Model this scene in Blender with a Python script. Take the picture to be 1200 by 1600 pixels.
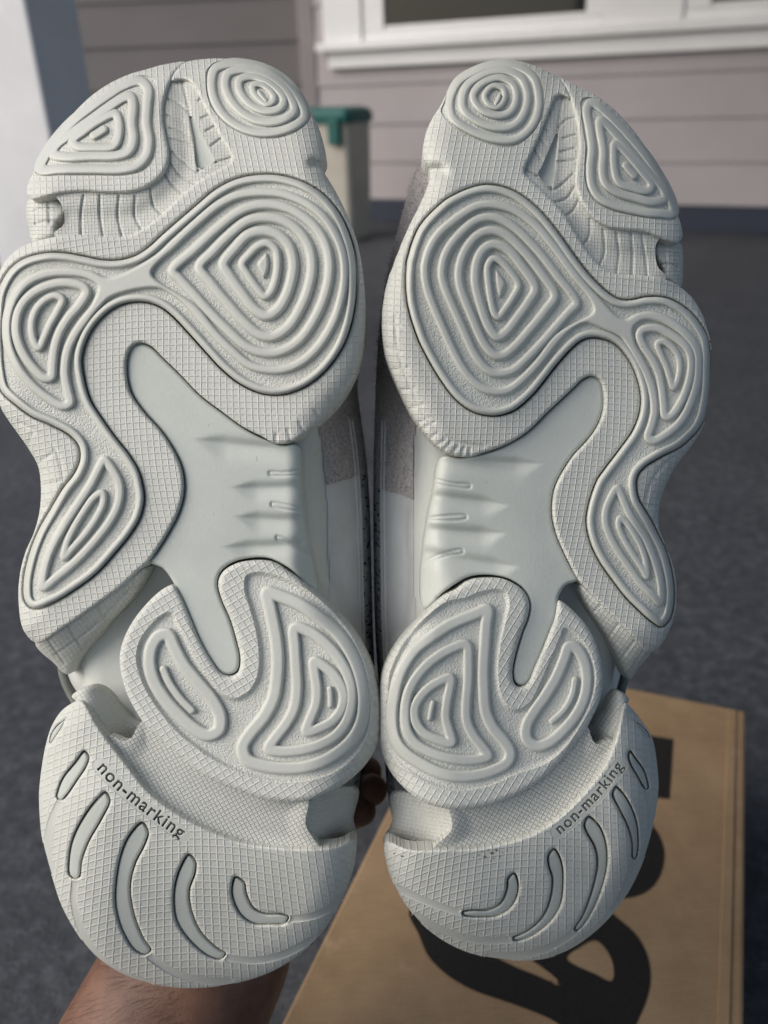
import bpy, bmesh, math, random
import numpy as np
from mathutils import Matrix, Vector

random.seed(7); RNG = np.random.default_rng(7)
scene = bpy.context.scene
for o in list(bpy.data.objects): bpy.data.objects.remove(o, do_unlink=True)

# ------------------------------------------------------------------ camera
F, CX, CY = 1310.0, 600.0, 800.0          # focal length and centre in photograph pixels (1200 x 1600)
CAM_H, PITCH, ROLL = 0.60, math.radians(26.4), math.radians(2.0)
FW = np.array([0, math.cos(PITCH), -math.sin(PITCH)])
_up = np.array([0, math.sin(PITCH), math.cos(PITCH)]); _rt = np.array([1.0, 0, 0])
RT = _rt*math.cos(ROLL) - _up*math.sin(ROLL)
UP = _up*math.cos(ROLL) + _rt*math.sin(ROLL)
CAM = np.array([0, 0, CAM_H])
cd = bpy.data.cameras.new('camera'); co = bpy.data.objects.new('camera', cd)
scene.collection.objects.link(co)
m = Matrix(((RT[0], UP[0], -FW[0], CAM[0]), (RT[1], UP[1], -FW[1], CAM[1]), (RT[2], UP[2], -FW[2], CAM[2]), (0, 0, 0, 1)))
co.matrix_world = m
cd.sensor_fit = 'VERTICAL'; cd.sensor_height = 36; cd.lens = 36*F/1600
cd.clip_start = 0.01; cd.clip_end = 200
cd.dof.use_dof = True; cd.dof.focus_distance = 0.292; cd.dof.aperture_fstop = 9.5
scene.camera = co
scene.render.resolution_x = 768; scene.render.resolution_y = 1024

# ------------------------------------------------------------------ light
SUN_DIR = Vector((-0.77, -0.20, 0.60)).normalized()      # towards the light: from the left, above
w = bpy.data.worlds.new('World'); scene.world = w; w.use_nodes = True
nt = w.node_tree
sky = nt.nodes.new('ShaderNodeTexSky'); sky.sky_type = 'NISHITA'; sky.sun_disc = False
sky.sun_elevation = math.asin(SUN_DIR.z); sky.sun_rotation = math.atan2(SUN_DIR.x, SUN_DIR.y)
sky.dust_density = 3.0; sky.air_density = 1.0; sky.ozone_density = 0.6
nt.links.new(sky.outputs[0], nt.nodes['Background'].inputs[0])
nt.nodes['Background'].inputs[1].default_value = 0.085
sd = bpy.data.lights.new('sun', 'SUN'); sd.energy = 1.45; sd.angle = math.radians(60); sd.color = (1, 0.985, 0.965)
so = bpy.data.objects.new('sun', sd); scene.collection.objects.link(so)
so.rotation_euler = SUN_DIR.to_track_quat('Z', 'Y').to_euler(); so.location = (-3, -1, 4)
scene.view_settings.view_transform = 'Standard'; scene.view_settings.look = 'None'
scene.view_settings.exposure = 0.60; scene.view_settings.gamma = 1.0
scene.view_settings.use_curve_mapping = False
scene.render.engine = 'CYCLES'

# ------------------------------------------------------------------ helpers
COL = scene.collection
def cam_pt(x, y, z):
    """camera coordinates (right, up, forward) -> world, arrays allowed"""
    x, y, z = np.asarray(x, float), np.asarray(y, float), np.asarray(z, float)
    return CAM + x[..., None]*RT + y[..., None]*UP + z[..., None]*FW
def ray(px, py): return FW + RT*(px-CX)/F - UP*(py-CY)/F
def on_z(px, py, z):
    d = ray(px, py); return CAM + d*((z-CAM[2])/d[2])
def at_depth(px, py, z): return CAM + ray(px, py)*z

def empty(name, loc, label=None, cat=None, group=None):
    o = bpy.data.objects.new(name, None); o.empty_display_size = 0.02; o.location = loc
    COL.objects.link(o)
    if label: o['label'] = label
    if cat: o['category'] = cat
    if group: o['group'] = group
    return o
def mesh_obj(name, V, Fc, mat, parent=None, uv=None, smooth=True, kind=None):
    """V in world coordinates"""
    V = np.asarray(V, float)
    base = np.zeros(3)
    p = parent
    while p is not None:
        base = base + np.array(p.location); p = p.parent
    me = bpy.data.meshes.new(name)
    V2 = V - base
    if isinstance(Fc, np.ndarray):
        n = len(Fc); k = Fc.shape[1]
        me.vertices.add(len(V2)); me.vertices.foreach_set('co', V2.astype(np.float32).ravel())
        me.loops.add(n*k); me.loops.foreach_set('vertex_index', Fc.astype(np.int32).ravel())
        me.polygons.add(n); me.polygons.foreach_set('loop_start', np.arange(0, n*k, k, dtype=np.int32))
        me.update(calc_edges=True)
    else:
        me.from_pydata([tuple(v) for v in V2], [], [tuple(f) for f in Fc]); me.update()
    me.validate()
    me.polygons.foreach_set('use_smooth', np.full(len(me.polygons), smooth))
    if uv is not None:
        ul = me.uv_layers.new(name='hatch')
        vi = np.zeros(len(me.loops), np.int32); me.loops.foreach_get('vertex_index', vi)
        ul.data.foreach_set('uv', np.asarray(uv, np.float32)[vi].ravel())
    if mat: me.materials.append(mat)
    o = bpy.data.objects.new(name, me); COL.objects.link(o)
    if parent: o.parent = parent
    if kind: o['kind'] = kind
    return o

# ------------------------------------------------------------------ materials
MATS = {}
def new_mat(name, color, rough=0.6, spec=0.4):
    mt = bpy.data.materials.new(name); mt.use_nodes = True
    b = mt.node_tree.nodes['Principled BSDF']
    b.inputs['Base Color'].default_value = (*color, 1); b.inputs['Roughness'].default_value = rough
    b.inputs['Specular IOR Level'].default_value = spec
    MATS[name] = mt
    return mt, mt.node_tree, b
def N(nt, t, **kw):
    n = nt.nodes.new(t)
    for k, v in kw.items(): setattr(n, k, v)
    return n
def mth(nt, op, a, b=None):
    n = N(nt, 'ShaderNodeMath', operation=op)
    for i, v in enumerate((a, b)):
        if v is None: continue
        if isinstance(v, (int, float)): n.inputs[i].default_value = v
        else: nt.links.new(v, n.inputs[i])
    return n.outputs[0]
def noise(nt, vec, scale, detail=3, rough=0.55):
    n = N(nt, 'ShaderNodeTexNoise'); n.inputs['Scale'].default_value = scale; n.inputs['Detail'].default_value = detail
    n.inputs['Roughness'].default_value = rough
    if vec is not None: nt.links.new(vec, n.inputs['Vector'])
    return n.outputs['Fac']
def ramp(nt, fac, stops):
    r = N(nt, 'ShaderNodeValToRGB'); e = r.color_ramp.elements
    while len(e) > len(stops): e.remove(e[-1])
    while len(e) < len(stops): e.new(0.5)
    for el, (p, c) in zip(e, stops): el.position = p; el.color = (*c, 1)
    nt.links.new(fac, r.inputs[0]); return r.outputs[0]
def bump(nt, b, height, dist, strength=1.0, prev=None):
    n = N(nt, 'ShaderNodeBump'); n.inputs['Distance'].default_value = dist; n.inputs['Strength'].default_value = strength
    nt.links.new(height, n.inputs['Height'])
    if prev is not None: nt.links.new(prev, n.inputs['Normal'])
    nt.links.new(n.outputs[0], b.inputs['Normal']); return n.outputs[0]
new_mat('dirt', (0.20, 0.18, 0.14), 0.9, 0.1)
RUB = (0.60, 0.61, 0.565)
def rubber(name, mode, col=RUB, rough=0.52, dist=0.0004):
    mt, nt, b = new_mat(name, col, rough, 0.35)
    tc = N(nt, 'ShaderNodeTexCoord')
    big = noise(nt, tc.outputs['Object'], 35, 4)
    fine = noise(nt, tc.outputs['Object'], 900, 3)
    mix = mth(nt, 'ADD', mth(nt, 'MULTIPLY', big, 0.75), mth(nt, 'MULTIPLY', fine, 0.25))
    c = ramp(nt, mix, [(0.3, tuple(v*0.90 for v in col)), (0.55, col), (0.75, tuple(min(1, v*1.05) for v in col))])
    drift = noise(nt, tc.outputs['Object'], 14, 3)
    dm_ = N(nt, 'ShaderNodeMapRange'); nt.links.new(drift, dm_.inputs[0])
    for i_, q_ in enumerate((0.45, 0.75, 0.0, 0.22)): dm_.inputs[i_+1].default_value = q_
    my = N(nt, 'ShaderNodeMixRGB'); nt.links.new(dm_.outputs[0], my.inputs[0]); nt.links.new(c, my.inputs[1]); my.inputs[2].default_value = (0.56, 0.54, 0.46, 1)
    c = my.outputs[0]
    # scattered specks of dirt
    sp = noise(nt, tc.outputs['Object'], 260, 2)
    spm = mth(nt, 'GREATER_THAN', sp, 0.765)
    mx = N(nt, 'ShaderNodeMixRGB'); nt.links.new(mth(nt, 'MULTIPLY', spm, 0.35), mx.inputs[0]); nt.links.new(c, mx.inputs[1])
    mx.inputs[2].default_value = (0.22, 0.20, 0.17, 1)
    nt.links.new(mx.outputs[0], b.inputs['Base Color'])
    r2 = mth(nt, 'ADD', mth(nt, 'MULTIPLY', big, 0.22), rough-0.11); nt.links.new(r2, b.inputs['Roughness'])
    n0 = bump(nt, b, fine, 0.00012, 0.6)
    uvn = N(nt, 'ShaderNodeUVMap'); uvn.uv_map = 'hatch'
    if mode == 'hatch':
        wob = noise(nt, uvn.outputs[0], 0.9, 2)
        sep = N(nt, 'ShaderNodeSeparateXYZ'); nt.links.new(uvn.outputs[0], sep.inputs[0])
        ls = []
        for k in (0, 1):
            v = mth(nt, 'ADD', sep.outputs[k], mth(nt, 'MULTIPLY', wob, 0.10))
            pp = mth(nt, 'PINGPONG', v, 0.5)
            mr = N(nt, 'ShaderNodeMapRange', interpolation_type='SMOOTHSTEP'); nt.links.new(pp, mr.inputs[0])
            for i, q in enumerate((0.02, 0.16, 1.0, 0.0)): mr.inputs[i+1].default_value = q
            ls.append(mr.outputs[0])
        h = mth(nt, 'MAXIMUM', ls[0], mth(nt, 'MULTIPLY', ls[1], 0.85))
        bump(nt, b, h, dist, 1.0, n0)
    elif mode == 'stipple':
        vr = N(nt, 'ShaderNodeTexVoronoi'); vr.feature = 'F1'; vr.inputs['Scale'].default_value = 1.0
        nt.links.new(uvn.outputs[0], vr.inputs['Vector'])
        inv = mth(nt, 'SUBTRACT', 1.0, vr.outputs['Distance'])
        bump(nt, b, inv, dist, 1.0, n0)
    return mt
rubber('rubber_hatch', 'hatch', dist=0.00017)
rubber('rubber_fine_hatch', 'hatch', dist=0.00017)
rubber('channel_hatch', 'hatch', dist=0.00032)
rubber('rubber_stipple', 'stipple', dist=0.00027, rough=0.55)
rubber('rubber_smooth', 'smooth', col=(0.575, 0.59, 0.545), rough=0.40)
rubber('shank_plastic', 'smooth', col=(0.545, 0.575, 0.535), rough=0.40)
rubber('midsole_foam', 'smooth', col=(0.62, 0.64, 0.60), rough=0.6)

# ------------------------------------------------------------------ curves and fields in photograph pixels
def smooth_poly(pts, closed=True, step=5.0):
    P = np.asarray(pts, float); n = len(P); out = []
    rng = range(n) if closed else range(n-1)
    for i in rng:
        if closed: p0, p1, p2, p3 = P[i-1], P[i], P[(i+1) % n], P[(i+2) % n]
        else: p0, p1, p2, p3 = P[max(i-1, 0)], P[i], P[i+1], P[min(i+2, n-1)]
        L = np.hypot(*(p2-p1)); k = max(1, int(round(L/step)))
        # centripetal-like tangents
        d1 = max(np.hypot(*(p1-p0)), 1e-6)**.5; d2 = max(L, 1e-6)**.5; d3 = max(np.hypot(*(p3-p2)), 1e-6)**.5
        m1 = (p2-p1) + d2*((p1-p0)/d1 - (p2-p0)/(d1+d2)) if d1 > 1e-2 else (p2-p1)
        m2 = (p2-p1) + d2*((p3-p2)/d3 - (p3-p1)/(d2+d3)) if d3 > 1e-2 else (p2-p1)
        t = np.arange(k)[:, None]/k
        out.append((2*t**3-3*t**2+1)*p1 + (t**3-2*t**2+t)*m1 + (-2*t**3+3*t**2)*p2 + (t**3-t**2)*m2)
    out = np.concatenate(out)
    if not closed: out = np.vstack([out, P[-1]])
    return out
def seg_dist(A, B, Q, inside=True):
    A = A.astype(np.float32); B = B.astype(np.float32); Q = Q.astype(np.float32)
    res = np.empty(len(Q), np.float32); ins = np.zeros(len(Q), bool)
    AB = B-A; L2 = (AB**2).sum(1)+1e-9
    ch = max(1, int(3e6/max(1, len(A))))
    for s in range(0, len(Q), ch):
        q = Q[s:s+ch]
        dx = q[:, 0:1]-A[None, :, 0]; dy = q[:, 1:2]-A[None, :, 1]
        t = np.clip((dx*AB[:, 0]+dy*AB[:, 1])/L2, 0, 1)
        ex = dx-t*AB[:, 0]; ey = dy-t*AB[:, 1]
        res[s:s+ch] = np.sqrt((ex*ex+ey*ey).min(1))
        if inside:
            ay, by = A[None, :, 1], B[None, :, 1]; qy = q[:, 1:2]
            c = ((ay > qy) != (by > qy))
            xi = A[None, :, 0] + (qy-ay)/(by-ay+1e-12)*AB[None, :, 0]
            ins[s:s+ch] = (np.sum(c & (q[:, 0:1] < xi), 1) % 2) == 1
    return res, ins
def sdf_poly(P):
    B = np.roll(P, -1, 0)
    def f(Q):
        d, i = seg_dist(P, B, Q); return np.where(i, d, -d)
    f.bb = (P.min(0), P.max(0)); return f
def sdf_band(P, closed, hw):
    A = P if closed else P[:-1]; B = np.roll(P, -1, 0) if closed else P[1:]
    def f(Q):
        d, _ = seg_dist(A, B, Q, False); return hw-d
    f.bb = (P.min(0)-hw, P.max(0)+hw); return f
def sdf_union(*fs):
    def f(Q): return np.maximum.reduce([g(Q) for g in fs])
    f.bb = (np.min([g.bb[0] for g in fs], 0), np.max([g.bb[1] for g in fs], 0)); return f
def sdf_cut(a, *cuts):
    def f(Q):
        d = a(Q)
        for c, grow in cuts: d = np.minimum(d, -(c(Q)+grow))
        return d
    f.bb = a.bb; return f
def shrink(a, k):
    def f(Q): return a(Q)-k
    f.bb = a.bb; return f
def grid_mesh(sdf, s):
    lo, hi = sdf.bb; lo = lo-2*s; hi = hi+2*s
    nx = int((hi[0]-lo[0])/s)+2; ny = int((hi[1]-lo[1])/s)+2
    X, Y = np.meshgrid(lo[0]+np.arange(nx)*s, lo[1]+np.arange(ny)*s)
    P = np.stack([X.ravel(), Y.ravel()], 1); d = sdf(P).astype(float)
    D = d.reshape(ny, nx); ins = D > 0
    cell = ins[:-1, :-1] | ins[1:, :-1] | ins[:-1, 1:] | ins[1:, 1:]
    j, i = np.nonzero(cell); a = j*nx+i
    Fq = np.stack([a, a+nx, a+nx+1, a+1], 1)
    used = np.unique(Fq); remap = -np.ones(nx*ny, int); remap[used] = np.arange(len(used))
    Fq = remap[Fq]
    gy, gx = np.gradient(D, s); g = np.stack([gx.ravel(), gy.ravel()], 1)[used]
    Q = P[used]; dq = d[used]
    out = dq <= 0
    for it in range(2):
        gg = g[out]; L2 = np.maximum((gg**2).sum(1), 0.2)
        mv = -dq[out][:, None]*gg/L2[:, None]
        ml = np.hypot(mv[:, 0], mv[:, 1]); mv *= np.minimum(1, 1.6*s/np.maximum(ml, 1e-6))[:, None]
        Q[out] += mv
        if it == 0: dq[out] = sdf(Q[out])
    dq[out] = 0
    return Q, Fq, dq
def boundary(Fq):
    E = np.concatenate([Fq[:, [0, 1]], Fq[:, [1, 2]], Fq[:, [2, 3]], Fq[:, [3, 0]]])
    key = np.sort(E, 1); k = key[:, 0].astype(np.int64)*10**8+key[:, 1]
    u, idx, cnt = np.unique(k, return_index=True, return_counts=True)
    return E[idx[cnt == 1]]
def tps_fit(src, dst, lam=0.0):
    n = len(src)
    def U(r2): return 0.5*r2*np.log(r2+1e-9)
    c = src.mean(0); sc = src.std(); S = (src-c)/sc
    K = U(((S[:, None]-S[None])**2).sum(2)) + lam*np.eye(n)
    Pm = np.hstack([np.ones((n, 1)), S]); A = np.zeros((n+3, n+3)); A[:n, :n] = K; A[:n, n:] = Pm; A[n:, :n] = Pm.T
    b = np.zeros((n+3, 2)); b[:n] = dst; W = np.linalg.solve(A, b)
    def f(Q):
        Q = (np.asarray(Q, float)-c)/sc; out = np.empty((len(Q), 2))
        for s in range(0, len(Q), 20000):
            q = Q[s:s+20000]
            out[s:s+20000] = U(((q[:, None]-S[None])**2).sum(2)) @ W[:n] + W[n] + q @ W[n+1:]
        return out
    return f

def z4(x0, y0, k, pts): return [(x0+a/k, y0+b/k) for a, b in pts]

# ------------------------------------------------------------------ the sole, drawn on the left-hand shoe
T_A = [(290,97),(255,101),(230,108),(202,116),(170,131),(140,152),(112,180),(92,205),(80,226),(67,247),(52,270),(44,287),(42,302),(50,311),(65,309),(95,302),(130,299),(170,301),(205,300),(230,292),(250,277),(261,260),(264,240),(260,215),(255,187),(256,160),(264,132),(274,112)]
A_BASIN = z4(30,80,4,[(770,150),(850,180),(860,330),(850,450),(862,560),(850,660),(790,740),(680,775),(450,778),(250,778),(130,780),(100,760),(150,670),(200,590),(320,440),(440,330),(560,240),(680,175)])
A_RIDGE = [(z4(30,80,4,[(760,185),(805,235),(800,340),(795,450),(812,560),(795,650),(735,715),(640,738),(450,738),(250,738),(130,738),(160,655),(230,550),(330,440),(450,345),(560,268),(660,208)]),True,7.2),
 (z4(30,80,4,[(695,280),(712,330),(705,450),(715,550),(690,620),(620,650),(450,655),(300,660),(205,640),(230,585),(330,510),(450,430),(560,350),(650,290)]),True,7),
 (z4(30,80,4,[(600,390),(620,430),(620,530),(590,590),(480,600),(360,592),(330,560),(400,500),(500,430)]),True,6.6),
 (z4(30,80,4,[(465,528),(495,512),(530,488)]),False,6)]
B_BASIN = z4(260,80,4,[(250,120),(245,220),(270,330),(340,430),(440,505),(560,545),(690,545),(810,505),(875,455),(905,400),(870,330),(820,250),(735,165),(630,95),(520,62),(400,55),(300,70)])
B_RIDGE = [(z4(260,80,4,[(305,110),(282,200),(300,300),(360,400),(450,468),(560,505),(680,505),(790,470),(860,420),(865,370),(810,260),(735,180),(620,112),(500,80),(400,75)]),True,6.6),
 (z4(260,80,4,[(385,140),(368,215),(400,300),(470,380),(560,428),(670,440),(750,415),(800,370),(785,300),(730,220),(650,158),(560,120),(460,112)]),True,6.4),
 (z4(260,80,4,[(460,180),(455,235),(500,310),(570,358),(650,372),(715,350),(735,300),(695,235),(620,180),(530,155)]),True,5.8),
 (z4(260,80,4,[(540,215),(545,255),(580,300),(625,328),(665,315),(672,280),(640,235),(590,205)]),True,4.6),
 (z4(260,80,4,[(578,255),(600,285),(622,310)]),False,3)]
FRAME = [(290,97),(322,92),(360,92),(390,96),(420,106),(445,125),(467,147),(485,172),(497,197),(505,222),(509,243),(503,262),(513,280),(525,300),(540,330),(553,362),(561,390),(568,433),(571,474),(570,518),(565,560),(550,598),(527,633),(490,667),(455,690),(428,692),(410,682),(380,667),(347,643),(313,617),(280,583),(253,557),(238,542),(222,535),(207,540),(198,557),(197,587),(203,613),(223,643),(250,673),(270,703),(283,733),(286,767),(278,800),(263,830),(243,862),(231,878),(214,893),(188,917),(150,945),(100,980),(57,1004),(37,985),(29,940),(31,898),(40,862),(52,835),(61,803),(64,770),(60,730),(47,705),(30,680),(12,655),(2,638),(-5,610),(-11,560),(-13,500),(-7,448),(3,417),(25,391),(55,377),(80,371),(105,366),(130,367),(190,370),(220,359),(252,335),(285,303),(305,287),(320,276),(342,264),(361,251),(360,241),(345,215),(325,177),(307,142),(297,127),(287,123),(276,124),(268,126),(273,113),(281,103)]
PLATE = [(230,389),(259,363),(303,325),(338,296),(370,280),(405,273.5),(440,275),(478,287),(507,306),(530,334),(545,366),(554,401),(556,436),(554,474),(546,512),(533,544),(507,579),(478,602),(443,615),(411,614),(376,599),(347,576),(320,547),(294,518),(268,491),(250,478),(228,471),(200,472),(175,482),(150,505),(135,530),(127,560),(130,590),(140,625),(160,657),(180,685),(200,710),(215,735),(222,760),(224,782),(217,810),(202,835),(180,862),(150,895),(117,920),(80,942),(52,950),(40,940),(37,912),(45,870),(60,830),(80,795),(100,762),(117,740),(126,717),(124,697),(110,680),(80,663),(50,650),(25,632),(2,610),(-6,580),(-9,540),(-8,490),(-3,455),(15,422),(37,405),(70,396),(100,396),(130,401),(160,407),(187,407),(212,400)]
q = lambda p: z4(230,270,3.43,p)
C2 = q([(40,470),(150,372),(270,262),(380,172),(480,122),(600,105),(720,112),(840,157),(940,230),(1010,330),(1050,440),(1058,560),(1035,690),(985,820),(915,930),(830,1010),(740,1050),(650,1055),(550,1030),(450,950),(350,850),(250,730),(160,645),(60,595),(-30,570),(-40,540)])
d4 = lambda p: z4(0,370,4,p)
D2 = d4([(680,280),(560,238),(420,217),(280,232),(170,282),(92,370),(48,480),(38,580),(55,700),(112,820),(200,930),(300,1010),(390,1058),(438,1040),(422,950),(405,850),(420,720),(462,620),(530,520),(600,430),(690,350)])
JUNC = d4([(600,240),(700,262),(820,250),(930,215),(975,250),(1050,300),(1000,350),(900,345),(780,335),(690,365),(630,330)])
C_RIDGE = [(q([(135,525),(250,412),(380,292),(480,215),(560,180),(650,170),(760,192),(870,262),(940,350),(972,450),(972,560),(942,680),(885,800),(810,900),(720,955),(640,965),(540,935),(440,850),(340,750),(240,640),(175,570)]),True,7.4),
 (q([(280,505),(350,422),(450,322),(540,257),(640,240),(740,262),(820,322),(870,410),(882,510),(862,620),(812,740),(750,830),(670,878),(600,865),(520,800),(430,700),(340,590)]),True,7.8),
 (q([(408,490),(470,402),(540,332),(620,312),(700,332),(758,390),(782,480),(772,570),(738,670),(690,740),(640,765),(580,735),(510,650),(440,550)]),True,8.2),
 (q([(508,490),(550,432),(600,388),(645,378),(688,412),(698,490),(688,570),(660,640),(630,662),(590,620),(540,550)]),True,6)]
C7 = q([(585,490),(612,450),(640,425),(652,460),(652,510),(640,550),(626,568),(605,535)])
D_RIDGE = [(d4([(520,312),(540,345),(500,420),(430,500),(370,600),(340,700),(328,800),(318,878),(280,882),(200,810),(130,700),(98,580),(117,460),(180,372),(280,312),(400,287)]),True,7),
 (d4([(388,390),(360,460),(310,550),(270,640),(240,695),(207,640),(197,540),(227,450),(290,387),(350,368)]),True,5.4)]
e4 = lambda p: z4(0,650,4,p)
E_RIDGE = [(e4([(650,275),(700,335),(745,430),(740,540),(690,650),(600,770),(480,900),(350,1010),(268,1070),(272,980),(310,850),(390,700),(480,560),(570,420),(620,320)]),True,6.4),
 (e4([(638,480),(645,540),(600,640),(530,740),(450,830),(400,885),(415,800),(450,720),(520,600),(590,505)]),True,5.2)]
SHANK = [(222,537),(206,542),(199,560),(199,587),(206,613),(226,643),(253,673),(273,703),(286,733),(289,767),(281,800),(266,830),(246,862),(234,878),(255,888),(268,905),(280,927),(295,960),(312,1000),(330,1032),(345,1050),(358,1054),(370,1048),(374,1030),(368,1000),(358,967),(345,937),(339,912),(345,893),(363,879),(390,872),(420,872),(452,888),(494,922),(491,885),(483,850),(475,800),(470,750),(467,697),(440,696),(408,684),(380,669),(347,645),(313,619),(280,585),(253,559),(238,544)]
HEEL = [(270,914),(280,927),(295,960),(312,1000),(330,1032),(345,1052),(360,1057),(372,1050),(376,1030),(370,1000),(360,967),(347,937),(341,912),(347,895),(365,882),(390,876),(425,878),(455,896),(490,925),(525,957),(555,992),(575,1027),(587,1060),(594,1095),(594,1132),(590,1162),(577,1187),(557,1210),(530,1230),(505,1242),(480,1251),(445,1253),(412,1249),(380,1238),(340,1222),(310,1205),(277,1177),(247,1150),(227,1132),(212,1110),(197,1080),(189,1050),(187,1025),(194,997),(210,967),(235,937),(255,920)]
H_BASIN = [(270,956),(280,975),(295,1005),(310,1035),(330,1062),(345,1080),(365,1090),(385,1082),(400,1060),(404,1030),(400,990),(390,952),(381,920),(384,899),(402,893),(432,898),(465,912),(500,937),(530,967),(555,1002),(570,1037),(577,1070),(580,1110),(574,1150),(558,1178),(532,1202),(500,1216),(460,1223),(420,1221),(380,1210),(345,1195),(310,1172),(280,1148),(255,1120),(235,1092),(219,1060),(212,1030),(216,1005),(229,983),(245,966),(258,957)]
h1 = lambda p: z4(170,860,4,p); h2 = lambda p: z4(330,870,4,p)
H_RIDGE = [(h1([(365,525),(410,610),(470,720),(560,830),(650,940),(697,1040),(685,1125),(620,1155),(540,1118),(440,1030),(350,930),(283,820),(255,710),(265,610),(310,538)]),True,9.6),
 (h1([(340,742),(380,830),(450,930),(518,1000)]),False,5.2),
 (h2([(350,225),(420,242),(560,302),(680,382),(800,490),(885,620),(935,760),(955,900),(940,1030),(882,1140),(775,1235),(640,1300),(480,1322),(320,1305),(222,1265),(197,1190),(240,1110),(330,1000),(390,880),(410,760),(415,620),(400,480),(370,330)]),True,9.8),
 (h2([(522,445),(620,472),(735,560),(825,680),(872,800),(875,920),(845,1030),(775,1120),(665,1180),(540,1210),(420,1215),(360,1200),(402,1130),(470,1040),(520,940),(535,820),(530,700),(522,560)]),True,8.4),
 (h2([(642,655),(720,695),(790,770),(828,860),(815,950),(760,1025),(680,1070),(595,1092),(620,1010),(655,920),(660,820),(647,730)]),True,7.8),
 (h2([(740,825),(745,880),(745,930)]),False,3.6)]
REAR = [(126,1095),(100,1107),(82,1132),(72,1162),(65,1200),(61,1240),(62,1275),(66,1312),(74,1345),(82,1372),(95,1412),(115,1450),(145,1490),(185,1519),(240,1538),(300,1544),(360,1538),(420,1520),(470,1490),(505,1455),(530,1415),(547,1375),(556,1340),(554,1312),(530,1322),(490,1326),(440,1325),(380,1317),(320,1295),(270,1267),(230,1235),(195,1191),(180,1172),(165,1152),(150,1130),(137,1106)]
r2 = lambda p: z4(0,1200,2,p)
SLOTS = [[(104,1122),(96,1137),(84,1155),(76,1166),(79,1148),(90,1132)],
 [(132,1172),(140,1182),(136,1197),(120,1222),(104,1245),(96,1252),(87,1247),(89,1235),(97,1215),(115,1192)],
 r2([(330,72),(346,100),(320,160),(280,230),(258,290),(250,342),(235,350),(215,337),(212,290),(225,220),(260,150),(300,97)]),
 r2([(445,167),(466,200),(455,240),(425,300),(410,370),(420,450),(450,530),(474,570),(455,586),(420,572),(380,510),(358,430),(360,350),(375,270),(400,212)]),
 r2([(590,267),(613,290),(612,330),(595,380),(600,440),(630,510),(680,560),(708,580),(690,600),(650,590),(590,540),(550,480),(540,420),(545,360),(565,302)]),
 r2([(735,337),(765,355),(772,390),(795,435),(830,452),(880,453),(904,464),(895,486),(840,491),(790,488),(750,460),(725,410),(722,370)])]
TRAILS = [r2([(235,352),(232,420),(252,500),(300,580),(370,640),(460,672)]), r2([(462,585),(530,632),(620,662),(720,668)]), r2([(700,592),(790,602),(880,585),(980,535)]), r2([(900,474),(980,462),(1060,425)]), [(93,1254),(80,1285),(74,1320),(80,1360)]]
CHANNEL = [(170,1150),(200,1158),(222,1128),(250,1145),(310,1195),(345,1212),(412,1238),(480,1242),(478,1290),(500,1330),(440,1335),(380,1327),(320,1305),(265,1277),(222,1243),(188,1200)]
SADDLE_L = [(132,1074),(152,1070),(172,1080),(190,1103),(208,1120),(224,1132),(222,1152),(204,1170),(183,1172),(165,1160),(150,1138),(140,1115),(126,1100),(112,1088)]
SADDLE_R = [(530,1228),(490,1246),(464,1270),(465,1302),(486,1325),(530,1332),(558,1316),(552,1280),(560,1235)]
GROOVE = [(258,118),(285,106),(315,120),(372,245),(345,275),(300,308),(250,350),(215,372),(150,380),(100,378),(84,365),(100,350),(96,320),(84,300),(130,290),(210,292),(240,272),(252,250),(248,180)]
G_LINES = [[(262,155),(280,162),(295,175)],[(261,180),(287,190)],[(265,200),(294,211)],[(266,217),(299,226)],[(269,237),(290,256),(309,269)],[(266,255),(282,275),(305,286)],[(257,272),(270,290),(285,302)],[(235,295),(240,322),(252,335)],[(211,306),(211,340),(221,358)],[(186,306),(184,337),(191,370)],[(156,305),(156,335),(161,368)],[(131,305),(127,332),(127,368)],[(284,125),(295,172),(310,267)],[(310,158),(318,150)],[(315,185),(330,178)],[(322,205),(338,196)],[(330,228),(346,216)],[(338,254),(362,246)],[(310,267),(338,253)]]
TRI = [(296,178),(302,215),(309,262),(336,251),(328,236),(311,203)]
NUB = [(45,312),(66,309),(90,310),(106,325),(101,342),(91,355),(90,369),(70,378),(52,379),(45,357),(41,332)]
TAIL = [(228,886),(212,925),(170,975),(135,1018),(106,1054),(84,1036),(55,1004),(100,972),(150,936),(192,905)]
TAIL_LINES = [[(150,946),(170,975)],[(105,978),(130,1015)],[(75,1000),(100,1035)],[(188,915),(205,930)],[(215,905),(150,975),(85,1025)]]
OUT = [(290,95),(322,90),(360,90),(392,94),(422,104),(447,123),(470,146),(488,171),(500,196),(508,221),(511,245),(516,278),(543,328),(564,388),(574,474),(573,520),(567,562),(552,602),(528,638),(500,690),(500,800),(505,890),(530,955),(559,990),(579,1025),(591,1058),(598,1095),(598,1132),(594,1165),(580,1200),(560,1250),(560,1320),(556,1355),(534,1417),(508,1458),(472,1494),(422,1524),(360,1542),(300,1548),(240,1542),(183,1523),(141,1492),(111,1452),(91,1413),(70,1345),(58,1275),(57,1240),(61,1200),(68,1160),(79,1130),(97,1103),(100,1060),(80,1040),(50,1006),(30,988),(25,940),(27,897),(36,861),(56,803),(60,770),(55,733),(25,683),(-5,640),(-14,605),(-18,555),(-19,500),(-13,445),(0,412),(22,387),(42,370),(37,332),(38,302),(40,285),(48,268),(63,245),(76,223),(108,178),(137,149),(167,127),(200,112),(229,104),(255,97)]

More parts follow.
